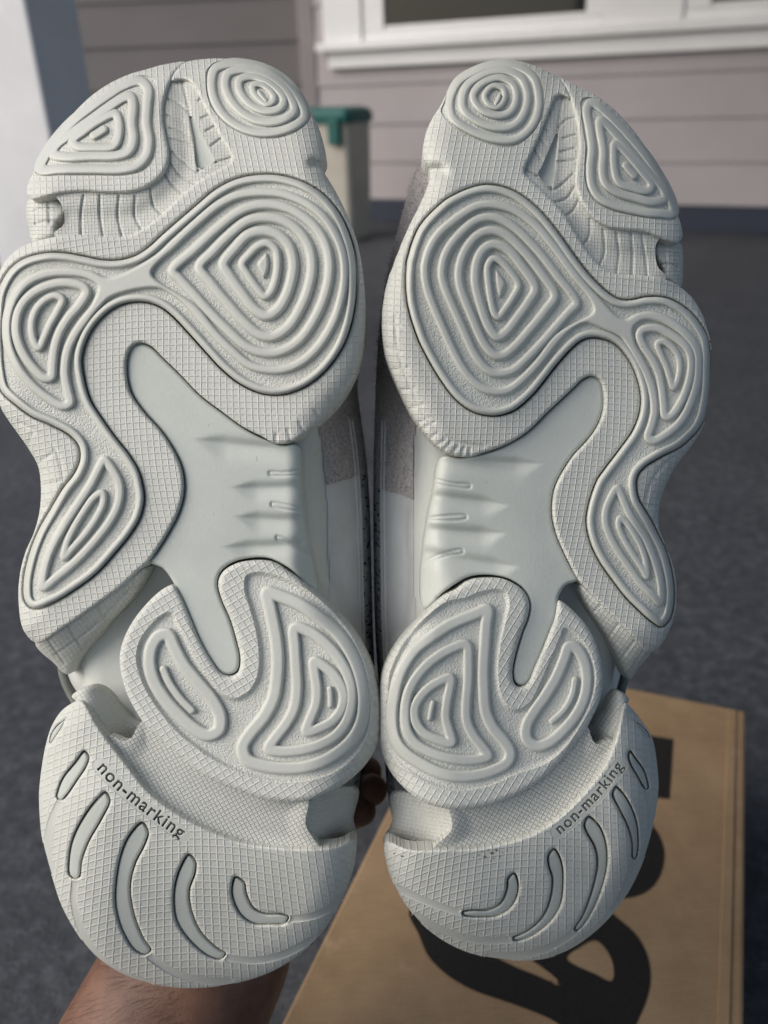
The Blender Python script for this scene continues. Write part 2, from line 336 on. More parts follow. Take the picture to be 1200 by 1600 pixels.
PAIRS = [(290,97,874.3,121.9),(410,151,778.4,156.0),(415,210,785.3,221.9),(327,135,845.3,154.1),(480,180,699.3,177.0),(512,278,669.6,284.5),(410,682,756.5,706.9),(154,207,985.1,266.6),(222,126,921.2,160.5),(215,260,933.4,307.6),(182,180,960.3,227.0),(113,225,1019.1,294.5),(178,228,966.8,284.8),(42,302,1066.2,370.4),(362,250,818.8,269.1),(287,124,876.5,148.6),(88,312,1028.2,378.9),(45,320,1063.1,387.2),(310,266,861.3,295.4),(126,717,992.8,757.0),(47,950,1037.3,978.4),(222,536,924.9,587.5),(232,877,903.9,905.6),(55,1005,1016.4,1020.2),(412,413,781.3,442.2),(348,413,837.3,450.7),(268,423,902.0,474.0),(414,464,778.0,496.5),(416,493,777.6,526.0),(425,526,772.4,554.0),(417,551,773.2,582.2),(419,577,770.6,610.5),(459,410,742.0,441.4),(514,408,690.8,432.4),(411,362,771.9,383.2),(419,319,762.1,339.0),(67,497,1050.2,564.8),(60,545,1052.5,606.9),(133,448,1001.5,515.5),(78,592,1039.9,651.8),(108,637,1012.7,689.8),(9,515,1092.7,570.4),(200,432,956.8,497.5),(162,715,965.0,759.3),(66,918,1033.1,941.5),(160,768,968.0,808.2),(99,872,1011.9,901.7),(186,780,946.2,816.8),(105,813,1008.7,840.8),(358,1055,814.1,1071.7),(467,695,690.8,712.4),(470,760,676.2,774.8),(478,830,664.3,844.2),(355,764,801.8,791.7),(362,810,795.1,835.6),(270,914,873.4,938.4),(342,912,825.6,938.7),(475,1254,711.6,1266.1),(227,1132,914.8,1140.1),(262,990,888.6,1009.3),(325,1150,837.0,1166.5),(255,1045,898.8,1061.2),(300,1110,862.7,1126.6),(417,925,761.7,951.0),(380,1180,797.1,1186.3),(460,980,728.2,1006.0),(420,1172,762.8,1183.5),(490,1033,704.0,1058.4),(515,1090,675.0,1111.0),(125,1096,977.6,1100.0),(556,1340,601.4,1338.7),(190,1165,941.4,1170.5),(152,1071,958.6,1078.9),(132,1172,983.8,1171.2),(92,1250,1011.5,1234.0),(165,1236,961.9,1227.8),(118,1375,990.0,1344.3),(223,1283,918.3,1274.3),(228,1492,899.9,1455.4),(295,1333,865.4,1324.3),(345,1500,804.6,1470.8),(367,1368,804.3,1362.1),(450,1433,724.4,1424.4),(180,1410,946.1,1368.1),(272,1405,879.7,1381.9),(230,389,933.6,443.9),(249,372,915.0,423.5),(269,354,897.2,400.0),(292,334,877.9,372.3),(315,315,857.5,346.5),(338,296,835.7,322.6),(359,284,816.8,307.0),(381,277,798.0,297.2),(405,274,777.7,291.4),(428,274,757.0,289.9),(453,278,732.7,295.0),(478,287,709.1,305.5),(507,306,684.4,322.9),(523,324,667.7,339.4),(536,344,653.3,357.6),(545,366,645.1,378.0),(552,389,638.8,397.7),(555,413,636.5,418.5),(556,436,635.0,439.0),(555,461,636.8,462.2),(552,487,640.6,486.8),(546,512,648.2,511.7),(533,544,662.4,546.2),(517,568,677.7,575.0),(498,588,694.7,601.2),(478,602,711.7,622.0),(455,612,732.0,638.1),(427,616,757.6,647.4),(399,610,783.1,647.1),(376,599,803.0,640.1),(356,584,820.2,627.0),(338,567,836.1,611.1),(320,547,851.6,591.8),(303,528,865.6,573.6),(285,508,881.0,555.3),(268,491,895.7,540.4),(250,478,910.8,529.5),(228,471,928.7,526.1),(200,472,950.4,530.7),(175,482,967.7,541.6),(150,505,984.8,563.9),(135,530,995.5,587.8),(127,560,1002.1,616.2),(130,590,1000.7,643.8),(136,614,993.8,664.7),(146,636,983.4,683.3),(160,657,970.2,701.3),(180,685,950.8,726.8),(200,710,934.3,750.2),(215,735,925.1,773.8),(222,760,919.2,796.6),(224,782,917.4,816.9),(217,810,922.6,843.8),(202,835,933.2,869.0),(180,862,950.5,895.8),(161,884,965.9,916.7),(139,904,981.6,935.5),(117,920,995.6,949.7),(92,936,1010.4,963.9),(65,948,1026.1,976.1),(40,940,1045.8,966.8),(37,912,1052.5,931.9),(41,884,1050.4,900.8),(49,856,1044.4,874.1),(60,830,1036.0,851.3),(73,806,1026.0,831.2),(87,784,1016.8,814.4),(100,762,1007.3,798.3),(117,740,996.7,779.3),(118,688,1002.3,732.9),(96,671,1019.9,719.9),(65,657,1043.3,707.4),(37,642,1066.5,694.8),(12,622,1087.6,674.7),(-3,596,1101.3,646.7),(-8,567,1107.0,616.9),(-9,540,1108.5,590.0),(-9,515,1108.7,566.8),(-8,490,1108.0,546.5),(-6,466,1105.4,528.7),(2,443,1097.5,512.8),(15,422,1086.6,497.3),(37,405,1071.0,482.3),(70,396,1050.0,469.6),(100,396,1030.3,464.3),(130,401,1009.2,464.6),(160,407,987.9,469.1),(187,407,968.7,468.7),(212,400,949.6,458.3),(322,92,845.2,106.4),(348,91,819.3,97.0),(375,93,792.3,93.3),(405,100,763.3,97.6),(433,115,736.5,110.1),(456,136,714.7,127.6),(477,159,694.7,150.2),(492,184,679.0,177.1),(501,210,667.2,205.7),(508,233,660.4,231.8),(503,262,671.7,269.1),(519,290,665.6,297.9),(533,314,653.1,323.9),(547,346,638.1,355.5),(557,376,627.3,382.3),(564,404,616.8,405.0),(568,433,608.0,430.2),(570,460,602.4,455.2),(571,489,597.6,482.9),(570,518,596.6,511.7),(568,546,598.6,539.9),(561,573,607.1,568.7),(550,598,618.9,596.9),(536,622,631.6,625.6),(519,642,646.0,651.7),(500,659,662.5,674.4),(478,676,682.0,695.8),(455,690,705.6,710.3),(428,692,735.7,713.2),(395,675,771.2,702.4),(369,660,794.5,692.9),(347,643,813.8,681.8),(324,626,832.0,667.3),(302,606,850.4,648.3),(280,583,872.2,628.2),(261,565,889.7,611.7),(245,549,904.6,597.4),(198,557,942.9,608.7),(197,587,944.1,635.0),(203,613,938.0,658.3),(215,633,927.6,677.1),(232,653,911.8,695.4),(250,673,895.5,713.6),(264,693,883.6,731.7),(277,718,872.1,753.8),(286,750,864.3,783.1),(283,784,865.8,815.6),(271,815,874.9,845.9),(256,841,886.6,870.9),(243,862,896.0,890.8),(223,885,911.1,914.0),(206,901,925.8,930.4),(188,917,940.6,946.3),(163,935,958.5,964.0),(138,954,974.3,980.8),(113,972,988.4,995.4),(89,988,1000.0,1007.9),(66,1002,1010.4,1017.8),(46,997,1024.6,1015.0),(32,972,1040.7,996.0),(61,803,1030.5,828.2),(64,770,1028.6,801.3),(63,743,1032.6,778.7),(54,717,1041.6,755.0),(39,692,1053.4,731.6),(21,667,1069.9,709.9),(2,638,1088.6,684.1),(-5,610,1100.7,659.3),(-13,500,1112.4,553.4),(3,417,1097.0,489.9),(25,391,1081.4,465.0),(55,377,1061.3,447.2),(80,371,1044.1,438.1),(105,366,1026.3,432.3),(130,367,1009.4,431.4),(160,370,988.2,430.4),(190,370,964.6,428.5),(220,359,938.2,415.1),(241,344,919.9,395.0),(263,324,902.2,367.4),(285,303,884.7,338.6),(305,287,867.2,317.4),(331,270,844.1,294.4),(353,258,826.1,277.8),(345,215,834.5,232.6),(332,190,844.6,208.4),(319,165,853.8,185.4),(307,142,861.8,164.4),(268,126,890.5,153.2),(268,98,888.8,126.9),(242,104,905.7,136.0),(216,112,923.5,145.7),(191,120,941.2,155.5),(170,131,957.6,169.1),(150,144,975.0,186.1),(130,161,994.3,209.0),(112,180,1012.4,235.5),(92,205,1031.0,269.1),(80,226,1041.8,293.0),(67,247,1050.7,314.7),(52,270,1059.9,338.2),(65,309,1046.7,377.9),(95,302,1024.3,368.6),(118,299,1011.2,363.6),(143,299,995.6,361.2),(170,301,975.8,360.0),(194,301,955.9,356.6),(218,297,935.4,347.8),(241,285,916.2,329.8),(261,260,901.1,298.0),(263,228,900.4,262.7),(257,201,904.4,234.2),(255,173,903.2,204.2),(259,146,898.4,174.9),(285,937,868.4,961.4),(295,960,861.1,981.8),(306,987,852.1,1005.0),(318,1011,842.6,1026.6),(330,1032,834.1,1047.0),(345,1052,824.1,1068.1),(372,1050,803.4,1067.4),(374,1015,802.7,1032.4),(365,983,811.2,1001.9),(353,952,821.4,973.6),(343,924,827.0,949.2),(347,895,818.5,923.6),(365,882,801.9,911.1),(390,876,778.9,903.4),(413,876,755.3,903.3),(440,886,725.2,911.7),(467,905,694.2,930.2),(490,925,669.2,954.8),(514,946,647.2,976.4),(536,968,633.2,990.0),(555,992,621.6,1005.3),(569,1015,609.7,1023.5),(580,1038,599.1,1044.0),(587,1060,594.6,1065.2),(592,1083,593.2,1088.0),(595,1107,592.3,1111.8),(594,1132,592.8,1136.8),(590,1162,594.8,1165.9),(577,1187,602.5,1191.1),(557,1210,617.5,1215.9),(530,1230,643.2,1241.5),(505,1242,672.7,1257.8),(457,1253,729.2,1264.1),(428,1252,754.0,1260.4),(396,1244,781.6,1253.0),(367,1233,806.3,1242.5),(340,1222,826.6,1231.5),(310,1205,847.4,1216.6),(288,1187,864.7,1200.7),(267,1168,882.7,1180.6),(247,1150,899.4,1160.0),(212,1110,926.2,1118.2),(197,1080,937.8,1090.1),(189,1050,942.0,1062.9),(187,1025,940.2,1040.6),(194,997,934.5,1015.8),(210,967,923.4,989.0),(226,946,911.0,970.0),(245,927,894.0,952.3),(270,956,880.3,980.1),(280,975,874.0,996.3),(295,1005,862.7,1022.4),(310,1035,850.8,1050.4),(330,1062,837.9,1078.8),(345,1080,826.0,1097.9),(365,1090,809.0,1108.1),(385,1082,792.8,1100.9),(400,1060,781.8,1079.0),(404,1030,778.5,1048.5),(402,1003,780.5,1021.8),(397,977,784.6,997.0),(390,952,790.1,973.1),(381,920,796.9,942.9),(384,899,790.9,923.8),(416,894,757.2,921.8),(443,902,728.6,933.2),(577,1070,605.2,1079.4),(580,1097,602.1,1106.2),(579,1124,601.7,1133.3),(574,1150,603.6,1159.4),(558,1178,616.6,1186.9),(541,1195,633.7,1203.1),(517,1210,659.3,1220.5),(487,1219,693.6,1233.3),(460,1223,723.3,1236.1),(433,1223,748.9,1232.7),(406,1218,773.3,1225.3),(380,1210,795.5,1215.0),(356,1201,814.8,1207.8),(333,1188,832.6,1202.1),(310,1172,852.9,1194.1),(290,1156,872.6,1179.0),(271,1139,890.6,1159.1),(255,1120,905.2,1137.6),(235,1092,920.6,1107.5),(224,1071,928.0,1085.9),(214,1045,932.0,1059.8),(213,1017,927.8,1033.1),(222,994,918.6,1012.2),(237,974,905.9,994.8),(258,957,888.8,981.1),(100,1107,991.1,1110.9),(82,1132,1006.9,1132.1),(72,1162,1020.1,1156.0),(67,1187,1024.5,1177.6),(63,1213,1027.5,1200.4),(61,1240,1029.0,1224.2),(61,1263,1028.0,1244.6),(63,1287,1025.2,1266.0),(66,1312,1021.5,1288.4),(74,1345,1014.2,1317.9),(82,1372,1006.5,1341.6),(90,1399,997.2,1364.6),(101,1425,985.9,1386.9),(115,1450,972.6,1409.1),(129,1471,958.7,1427.8),(145,1490,943.2,1444.8),(164,1506,926.7,1459.6),(185,1519,909.8,1472.4),(212,1530,889.1,1484.6),(240,1538,866.1,1494.1),(270,1543,840.2,1500.1),(300,1544,814.6,1501.4),(330,1542,788.9,1499.2),(360,1538,761.2,1495.8),(391,1531,731.2,1488.5),(420,1520,704.9,1476.6),(446,1506,683.4,1463.2),(470,1490,664.3,1448.8),(489,1473,650.0,1434.4),(505,1455,638.0,1419.3),(523,1429,624.0,1399.2),(536,1402,614.9,1380.4),(547,1375,607.5,1362.7),(554,1351,603.3,1346.7),(557,1323,599.9,1323.9),(544,1315,617.2,1318.9),(518,1324,651.3,1328.4),(490,1326,687.1,1327.4),(466,1326,714.8,1327.1),(440,1325,740.5,1326.1),(410,1322,766.1,1321.9),(380,1317,790.3,1316.8),(356,1310,810.5,1311.4),(331,1300,832.1,1303.0),(307,1289,852.2,1292.2),(282,1275,872.1,1278.3),(259,1260,890.0,1263.1),(239,1244,905.5,1246.9),(220,1224,921.5,1227.9),(203,1201,937.1,1207.3),(187,1181,949.3,1187.8),(172,1162,958.4,1167.5),(157,1141,964.9,1145.0),(143,1117,970.0,1120.7)]
PAIRS = np.array(PAIRS, float)
L2R = tps_fit(PAIRS[:, :2], PAIRS[:, 2:], 1e-6)
R2L = tps_fit(PAIRS[:, 2:], PAIRS[:, :2], 1e-4)

DIST = 0.285                               # metres from the lens to the tread
MMPX = DIST*1000/F
def sstep(a, b, x):
    t = np.clip((x-a)/(b-a), 0, 1); return t*t*(3-2*t)
def seg_bump(pts, Q):                      # distance to an open line
    P = np.asarray(pts, float); d, _ = seg_dist(P[:-1], P[1:], Q, False); return d

class Sole:
    def __init__(self, side, root):
        self.side = side; self.root = root
        self.map = (lambda P: np.asarray(P, float)) if side == 'L' else L2R
        self.inv = (lambda P: np.asarray(P, float)) if side == 'L' else R2L
        out = self.curve(OUT); osdf = sdf_poly(out)
        lo, hi = osdf.bb; lo = lo-30; hi = hi+30; s = 2.5
        nx, ny = int((hi[0]-lo[0])/s)+2, int((hi[1]-lo[1])/s)+2
        X, Y = np.meshgrid(lo[0]+np.arange(nx)*s, lo[1]+np.arange(ny)*s)
        P = np.stack([X.ravel(), Y.ravel()], 1)
        L = self.inv(P); d = osdf(P)
        x, y = L[:, 0], L[:, 1]
        t = np.clip((345-y)/250, 0, 1.2); wz = 24*t**2 + np.clip((200-x)/160, 0, 1.2)*t*10
        hh = np.clip((y-1235)/310, 0, 1.2); wz += 42*hh**2
        k = sstep(1050, 1250, y)
        wz += k*(np.clip((175-x)/115, 0, 1.2)**2*16 + np.clip((x-470)/90, 0, 1.2)**2*10)
        wz += 2.0*sstep(640, 760, y)*(1-sstep(860, 960, y))*sstep(300, 480, x)     # arch
        wz += -(x-290)*MMPX*0.15
        r = 50.0; u = np.clip(1-d/r, 0, 1); wz += 11.0*(1-np.sqrt(np.maximum(1-u*u*0.985, 0)))
        self.lo, self.s, self.nx, self.ny = lo, s, nx, ny
        self.fields = np.stack([wz, x, y], 1).reshape(ny, nx, 3)
    def curve(self, pts, closed=True, step=5.0): return np.asarray(self.map(smooth_poly(pts, closed, step)))
    def poly(self, pts): return sdf_poly(self.curve(pts))
    def sample(self, Q):
        g = (Q-self.lo)/self.s; g[:, 0] = np.clip(g[:, 0], 0, self.nx-1.001); g[:, 1] = np.clip(g[:, 1], 0, self.ny-1.001)
        i = g.astype(int); f = g-i; a = self.fields
        i0, j0 = i[:, 0], i[:, 1]; fx, fy = f[:, 0:1], f[:, 1:2]
        v = (a[j0, i0]*(1-fx)+a[j0, i0+1]*fx)*(1-fy)+(a[j0+1, i0]*(1-fx)+a[j0+1, i0+1]*fx)*fy
        return v[:, 0], v[:, 1:]
    def to_world(self, Q, wmm):
        Z = DIST + wmm/1000.0
        return cam_pt((Q[:, 0]-CX)/F*Z, -(Q[:, 1]-CY)/F*Z, Z)
    def part(self, name, sdf, mat, off=0.0, s=2.0, bevel=(6, 1.3), skirt=5.0, extra=None, uvscale=11.0, rot=0.0, parent=None, bsdf=None, warp=None):
        Q, Fq, d = grid_mesh(sdf, s)
        wz, L = self.sample(Q)
        z = wz + off
        if bevel:
            db = d if bsdf is None else np.maximum(bsdf(Q), 0)
            u = np.clip(1-db/bevel[0], 0, 1); z = z + bevel[1]*(1-np.sqrt(np.maximum(1-u*u*0.98, 0)))
        if extra is not None: z = z + extra(Q, L, d)
        V = self.to_world(Q, z)
        uv = L if self.side == 'L' else np.stack([1165-Q[:, 0], Q[:, 1]-10], 1)
        if warp is not None: uv = warp(uv)
        c, sn = math.cos(rot), math.sin(rot)
        uv = np.stack([uv[:, 0]*c-uv[:, 1]*sn, uv[:, 0]*sn+uv[:, 1]*c], 1)/uvscale
        if skirt:
            E = boundary(Fq); bv = np.unique(E); rm = {}; n = len(V)
            mp = -np.ones(n, int); mp[bv] = np.arange(len(bv))
            V2 = np.vstack([V, V[bv], V[bv]+FW*skirt/1000.0]); uv = np.vstack([uv, uv[bv], uv[bv]])
            a, b = mp[E[:, 0]]+n, mp[E[:, 1]]+n; k = len(bv)
            Fq = np.vstack([Fq, np.stack([b, a, a+k, b+k], 1)]); V = V2
        return mesh_obj(name, V, Fq, MATS[mat], parent or self.root, uv)
    def ridge(self, sdf, hw, off, parent, h=1.25, s=1.7, name='ridge', mat='rubber_smooth', sharp=3.2):
        def ex(Q, L, d):
            t = np.clip(1-d/hw, 0, 1); return -h*np.power(np.maximum(1-t**sharp, 0), 0.6)
        return self.part(name, sdf, mat, off+0.25, s, None, 0, ex, 11, parent=parent)

def text_segments(txt):
    cu = bpy.data.curves.new('t', 'FONT'); cu.body = txt; cu.size = 1.0; cu.space_character = 1.12; cu.resolution_u = 4; cu.offset = 0.006
    ob = bpy.data.objects.new('t', cu); COL.objects.link(ob)
    dg = bpy.context.evaluated_depsgraph_get(); me = ob.evaluated_get(dg).to_mesh()
    V = np.array([v.co[:2] for v in me.vertices]); cnt = {}
    for p in me.polygons:
        vs = list(p.vertices)
        for a, b in zip(vs, vs[1:]+vs[:1]):
            k = (min(a, b), max(a, b)); cnt[k] = cnt.get(k, 0)+1
    E = [k for k, c in cnt.items() if c == 1]
    A = np.array([V[a] for a, b in E]); B = np.array([V[b] for a, b in E])
    bpy.data.objects.remove(ob, do_unlink=True); bpy.data.curves.remove(cu)
    return A, B
TXT_A, TXT_B = text_segments('non-marking')

def build_sole(side, root):
    S = Sole(side, root); cur = S.curve; poly = S.poly
    def rid(spec, off, parent, h=1.25, sharp=3.2):
        for pts, closed, hw in spec:
            hw = (hw+1.3)*(0.93 if side == 'R' else 1)
            S.ridge(sdf_band(cur(pts, closed, 3.5), closed, hw), hw, off, parent, h, sharp=sharp)
    A, AB = poly(T_A), poly(A_BASIN); Bb = poly(B_BASIN); Fr, Pl = poly(FRAME), poly(PLATE)
    H, HB, R = poly(HEEL), poly(H_BASIN), poly(REAR)
    # lateral toe pod
    o = S.part('toe_pod', sdf_cut(A, (AB, 0.0)), 'rubber_hatch', 0, 2, (7, 1.5), 6, None, 9.6, 0.05, bsdf=A)
    S.part('basin', AB, 'rubber_stipple', 1.2, 2, None, 1, None, 2.9, parent=o)
    rid(A_RIDGE, 1.2, o, 2.0)
    # frame with the medial toe pod
    lines = [cur(p, False) for p in ([[(430,694),(432,678)],[(455,692),(450,672)],[(478,680),(468,660)],[(505,658),(492,642)],[(530,634),(514,622)],[(30,660),(60,676),(85,700),(96,735),(97,765),(85,790)],[(60,724),(82,708)],[(64,760),(96,752)],[(44,702),(50,676)],[(60,795),(84,786)]]
        +([] if side == 'L' else [[(562,500),(553,560),(535,600),(508,635),(478,657),(440,670),(412,671)],[(575,545),(553,552)],[(562,582),(543,575)],[(548,612),(530,602)],[(515,652),(500,638)],[(492,674),(482,655)],[(468,688),(460,663)],[(442,696),(440,668)],[(575,510),(558,512)]]))]
    def fx(Q, L, d):
        z = np.zeros(len(Q))
        x, y = L[:, 0], L[:, 1]
        z += 3.0*np.exp(-((seg_bump([(490,255),(512,262)], L)/7)**2))          # notch between toe and forefoot
        for ln in lines: z = np.maximum(z, 0.5*np.exp(-(seg_bump(ln, Q)/2.8)**2))
        return z
    ws = lambda L: np.stack([L[:, 0]+10*np.sin(L[:, 1]/95.0+0.5), L[:, 1]+14*np.sin(L[:, 0]/120.0)], 1)
    o = S.part('forefoot_frame', sdf_cut(Fr, (Pl, 2.8), (Bb, 0)), 'rubber_hatch', 0, 2, (5, 1.2), 9, fx, 9.9, 0.10, bsdf=sdf_cut(Fr, (Pl, 2.8)), warp=ws)
    S.part('basin', Bb, 'rubber_stipple', 1.2, 2, None, 1, None, 2.9, parent=o)
    rid(B_RIDGE, 1.2, o, 2.0)
    # tread plate: an island with a rim and nested ridges
    o = S.part('tread_plate', Pl, 'rubber_stipple', -0.2, 2, (3, 0.6), 6, None, 2.9)
    pl = cur(PLATE, True, 4)
    def rim(Q): d = Pl(Q); return np.minimum(d-0.3, 12.0-d)
    rim.bb = Pl.bb
    def rex(Q, L, d):
        t = np.clip(1-d/5.9, 0, 1); return -1.9*np.power(np.maximum(1-t**3.4, 0), 0.6)
    S.part('rim', rim, 'rubber_smooth', 0.05, 1.7, None, 0, rex, parent=o)
    o8 = poly(C2[:-2]+D2[::-1]); ch = poly([q([(0,542)])[0]]+C2[1:-4]); dh = poly([d4([(640,300)])[0]]+D2[1:-1])
    def f8(Q): return np.minimum(o8(Q)+7.6, -np.maximum(ch(Q)-7.6, dh(Q)-8.4))
    f8.bb = (o8.bb[0]-8, o8.bb[1]+8)
    S.ridge(f8, 7.0, -0.2, o, 2.05, sharp=3.6)
    rid(C_RIDGE, -0.2, o, 2.1, 3.6); rid(D_RIDGE, -0.2, o, 2.1, 4.0); rid(E_RIDGE, -0.2, o, 2.0, 4.0)
    S.ridge(poly(C7), 6, -0.2, o, 1.7, name='stud')
    # flex groove across the toe
    gl = [cur(p, False, 6) for p in G_LINES]
    def gx(Q, L, d):
        z = np.zeros(len(Q)); x, y = L[:, 0], L[:, 1]
        cent = seg_bump(cur([(283,130),(288,200),(290,262),(250,315),(205,338),(110,340)], False), Q)
        z += 1.6*np.exp(-(cent/16)**2)
        for ln in gl: z += 0.9*np.exp(-(seg_bump(ln, Q)/1.7)**2)
        return z
    o = S.part('flex_groove', sdf_cut(poly(GROOVE), (poly(TRI), 0)), 'rubber_fine_hatch', 2.2, 1.8, None, 3, gx, 5.2, 0.05)
    S.part('groove_floor', poly(TRI), 'shank_plastic', 5.0, 2, None, 2, None, parent=o)
    S.part('side_nub', poly(NUB), 'rubber_fine_hatch', 6.0, 2, (14, 5), 8, lambda Q, L, d: sum(0.8*np.exp(-(seg_bump(cur(p, False), Q)/1.8)**2) for p in ([(52,330),(70,326),(98,328)],[(55,350),(72,346),(95,348)],[(54,330),(57,356)],[(76,312),(77,350)])), 6)
    # arch shank
    tips = [((297,686),(470,702),21),((356,762),(500,757),18),((362,807),(500,812),18),((342,855),(500,846),17)]
    slit = [cur(p, False) for p in ([(470,734),(445,738),(421,738),(421,742),(445,743),(470,741)],[(476,796),(450,789),(424,786),(424,790),(440,795),(476,799)],[(484,862),(460,848),(432,838),(432,842),(450,848),(484,866)])]
    def sx(Q, L, d):
        z = np.zeros(len(Q)); x, y = L[:, 0], L[:, 1]
        for (x0, y0), (x1, y1), hw in tips:
            tt = (x-x0)/(x1-x0); yc = y0+(y1-y0)*np.clip(tt, 0, 1)+3*np.sin(np.clip(tt, 0, 1)*3.1)
            open_ = sstep(0.0, 0.34, tt)
            dy = (y-yc)/(hw*(0.12+0.88*open_))
            prof = np.where(dy < 0, np.exp(-(dy*1.5)**2*2.2), np.exp(-(dy*0.8)**2*2.2))
            z += 1.7*open_*prof
        for ln in slit: z += 0.7*np.exp(-(seg_bump(ln, Q)/1.5)**2)
        z += 7.0*sstep(440, 497, x)**2*sstep(660, 720, y)
        return z
    S.part('arch_shank', poly(SHANK), 'shank_plastic', 2.0, 2, (5, 1.6), 22, sx)
    # heel pod
    o = S.part('heel_pod', sdf_cut(H, (HB, 0)), 'rubber_hatch', 0.0, 2, (9, 2.0), 9, None, 10.8, 0.55, bsdf=H)
    S.part('basin', HB, 'rubber_stipple', 0, 2, None, 1, lambda Q, L, d: 1.6*sstep(0, 7, d), 2.9, parent=o)
    rid(H_RIDGE, 1.6, o, 2.1, 6.0)
    # rear heel with its slots and the debossed words
    sl = [poly(p) for p in SLOTS]
    path = np.array([(156,1196),(180,1222),(221,1257),(250,1279),(286,1305)] if side == 'L' else [(871,1300),(890,1284),(917,1258),(944,1229),(970,1194)], float)
    pth = smooth_poly(path, False, 2.0)
    plate = sdf_band(pth, False, 11.5)
    trails = [cur(p, False) for p in TRAILS]
    ledges = [sdf_cut(sdf_band(ln_, False, 6.0), *[(s_, 1.5) for s_ in sl]) for ln_ in trails]
    wr = lambda L: np.stack([L[:, 0]-300+(L[:, 0]-300)*(1250-L[:, 1])*0.0006, L[:, 1]-0.0009*(L[:, 0]-300)**2], 1)
    cuts = [(s_, 0) for s_ in sl]
    rb = sdf_cut(R, *cuts)
    o = S.part('heel_bumper', sdf_cut(R, *cuts, (plate, 0), *[(l_, 0) for l_ in ledges]), 'rubber_hatch', 0, 2, (4.5, 1.1), 8, None, 11.2, 0.02, bsdf=rb, warp=wr)
    for k_, p in enumerate(sl):
        S.part('slot_insert', shrink(p, 3.0 if k_ else 0.8), 'shank_plastic', 1.3, 1.7, (4, 0.9), 7, None, parent=o)
    def inside(a, b):
        def f(Q): return np.minimum(a(Q), b(Q))
        f.bb = a.bb; return f
    for l_ in ledges:
        S.part('ledge', inside(l_, shrink(R, 1)), 'rubber_smooth', 0.75, 2, None, 3, lambda Q, L, d: -0.6*np.clip(1-d/4, 0, 1)**2, parent=o)
    ln = np.hypot(*np.diff(pth, axis=0).T).sum(); tw = TXT_B[:, 0].max(); sc = ln/tw
    xh = 0.5
    def deboss(Q, L, d):
        seg = np.hypot(*np.diff(pth, axis=0).T); cum = np.concatenate([[0], np.cumsum(seg)])
        best = ((Q[:, None]-pth[None])**2).sum(2).argmin(1); best = np.clip(best, 0, len(pth)-2)
        best = np.where(best > 0, best, 0)
        tg = np.gradient(pth, axis=0); tg /= np.hypot(tg[:, 0], tg[:, 1])[:, None]
        dv = Q-pth[best]; uu = cum[best]+(dv*tg[best]).sum(1)
        vv = -(dv[:, 0]*-tg[best][:, 1]+dv[:, 1]*tg[best][:, 0])
        T = np.stack([uu/sc, vv/(sc*1.0)+0.24], 1)
        dd, ins = seg_dist(TXT_A, TXT_B, T); g = np.where(ins, dd, -dd)*sc
        return 2.2*sstep(-0.4, 0.7, g)
    S.part('text_plate', plate, 'rubber_smooth', 0.12, 0.55, None, 0.4, deboss, parent=o)
    # channel and saddles between heel pod and rear heel
    def kx(Q, L, d):
        return 2.0*sstep(0, 34, d)
    S.part('heel_channel', poly(CHANNEL), 'channel_hatch', 2.8, 2, None, 4, kx, 6.4, 0.5)
    S.part('saddle', poly(SADDLE_L), 'rubber_fine_hatch', 2.5, 2, (7, 2.5), 2, lambda Q, L, d: 13.5*sstep(128, 212, L[:, 0]-0.35*(L[:, 1]-1110)), 6.0, 0.6)
    S.part('saddle', poly(SADDLE_R), 'rubber_fine_hatch', 4.0, 2, (4, 1), 2, lambda Q, L, d: 14*sstep(468, 530, L[:, 0]), 6.0, 0.2)
    tl = [cur(p, False) for p in TAIL_LINES]
    S.part('side_strip', poly(TAIL), 'rubber_fine_hatch', 1.5, 2, (14, 4), 10, lambda Q, L, d: 0.16*np.maximum(-Fr(Q), 0)*1.4+sum(0.7*np.exp(-(seg_bump(p, Q)/1.8)**2) for p in tl), 7, 0.6)
    if side == 'R':
        for x, y, a in ((768,1333,3.2),(776,1329,2.2),(757,1339,2.6),(780,1338,1.5),(748,1336,1.3),(628,1338,2.4),(616,1334,1.8),(763,1328,1.6),(771,1341,1.2),(753,1331,1.0),(785,1333,1.3),(740,1340,0.9),(766,1345,1.0),(791,1329,0.8),(733,1334,0.9)):
            pts = np.array([(x+a*random.uniform(.6, 1.5)*math.cos(t), y+a*random.uniform(.3, .9)*math.sin(t)) for t in np.linspace(0, 5.6, 8)])
            S.part('dirt_fleck', sdf_poly(smooth_poly(pts, True, 1)), 'dirt', -0.12, 0.7, None, 0.3, parent=o)
    return S

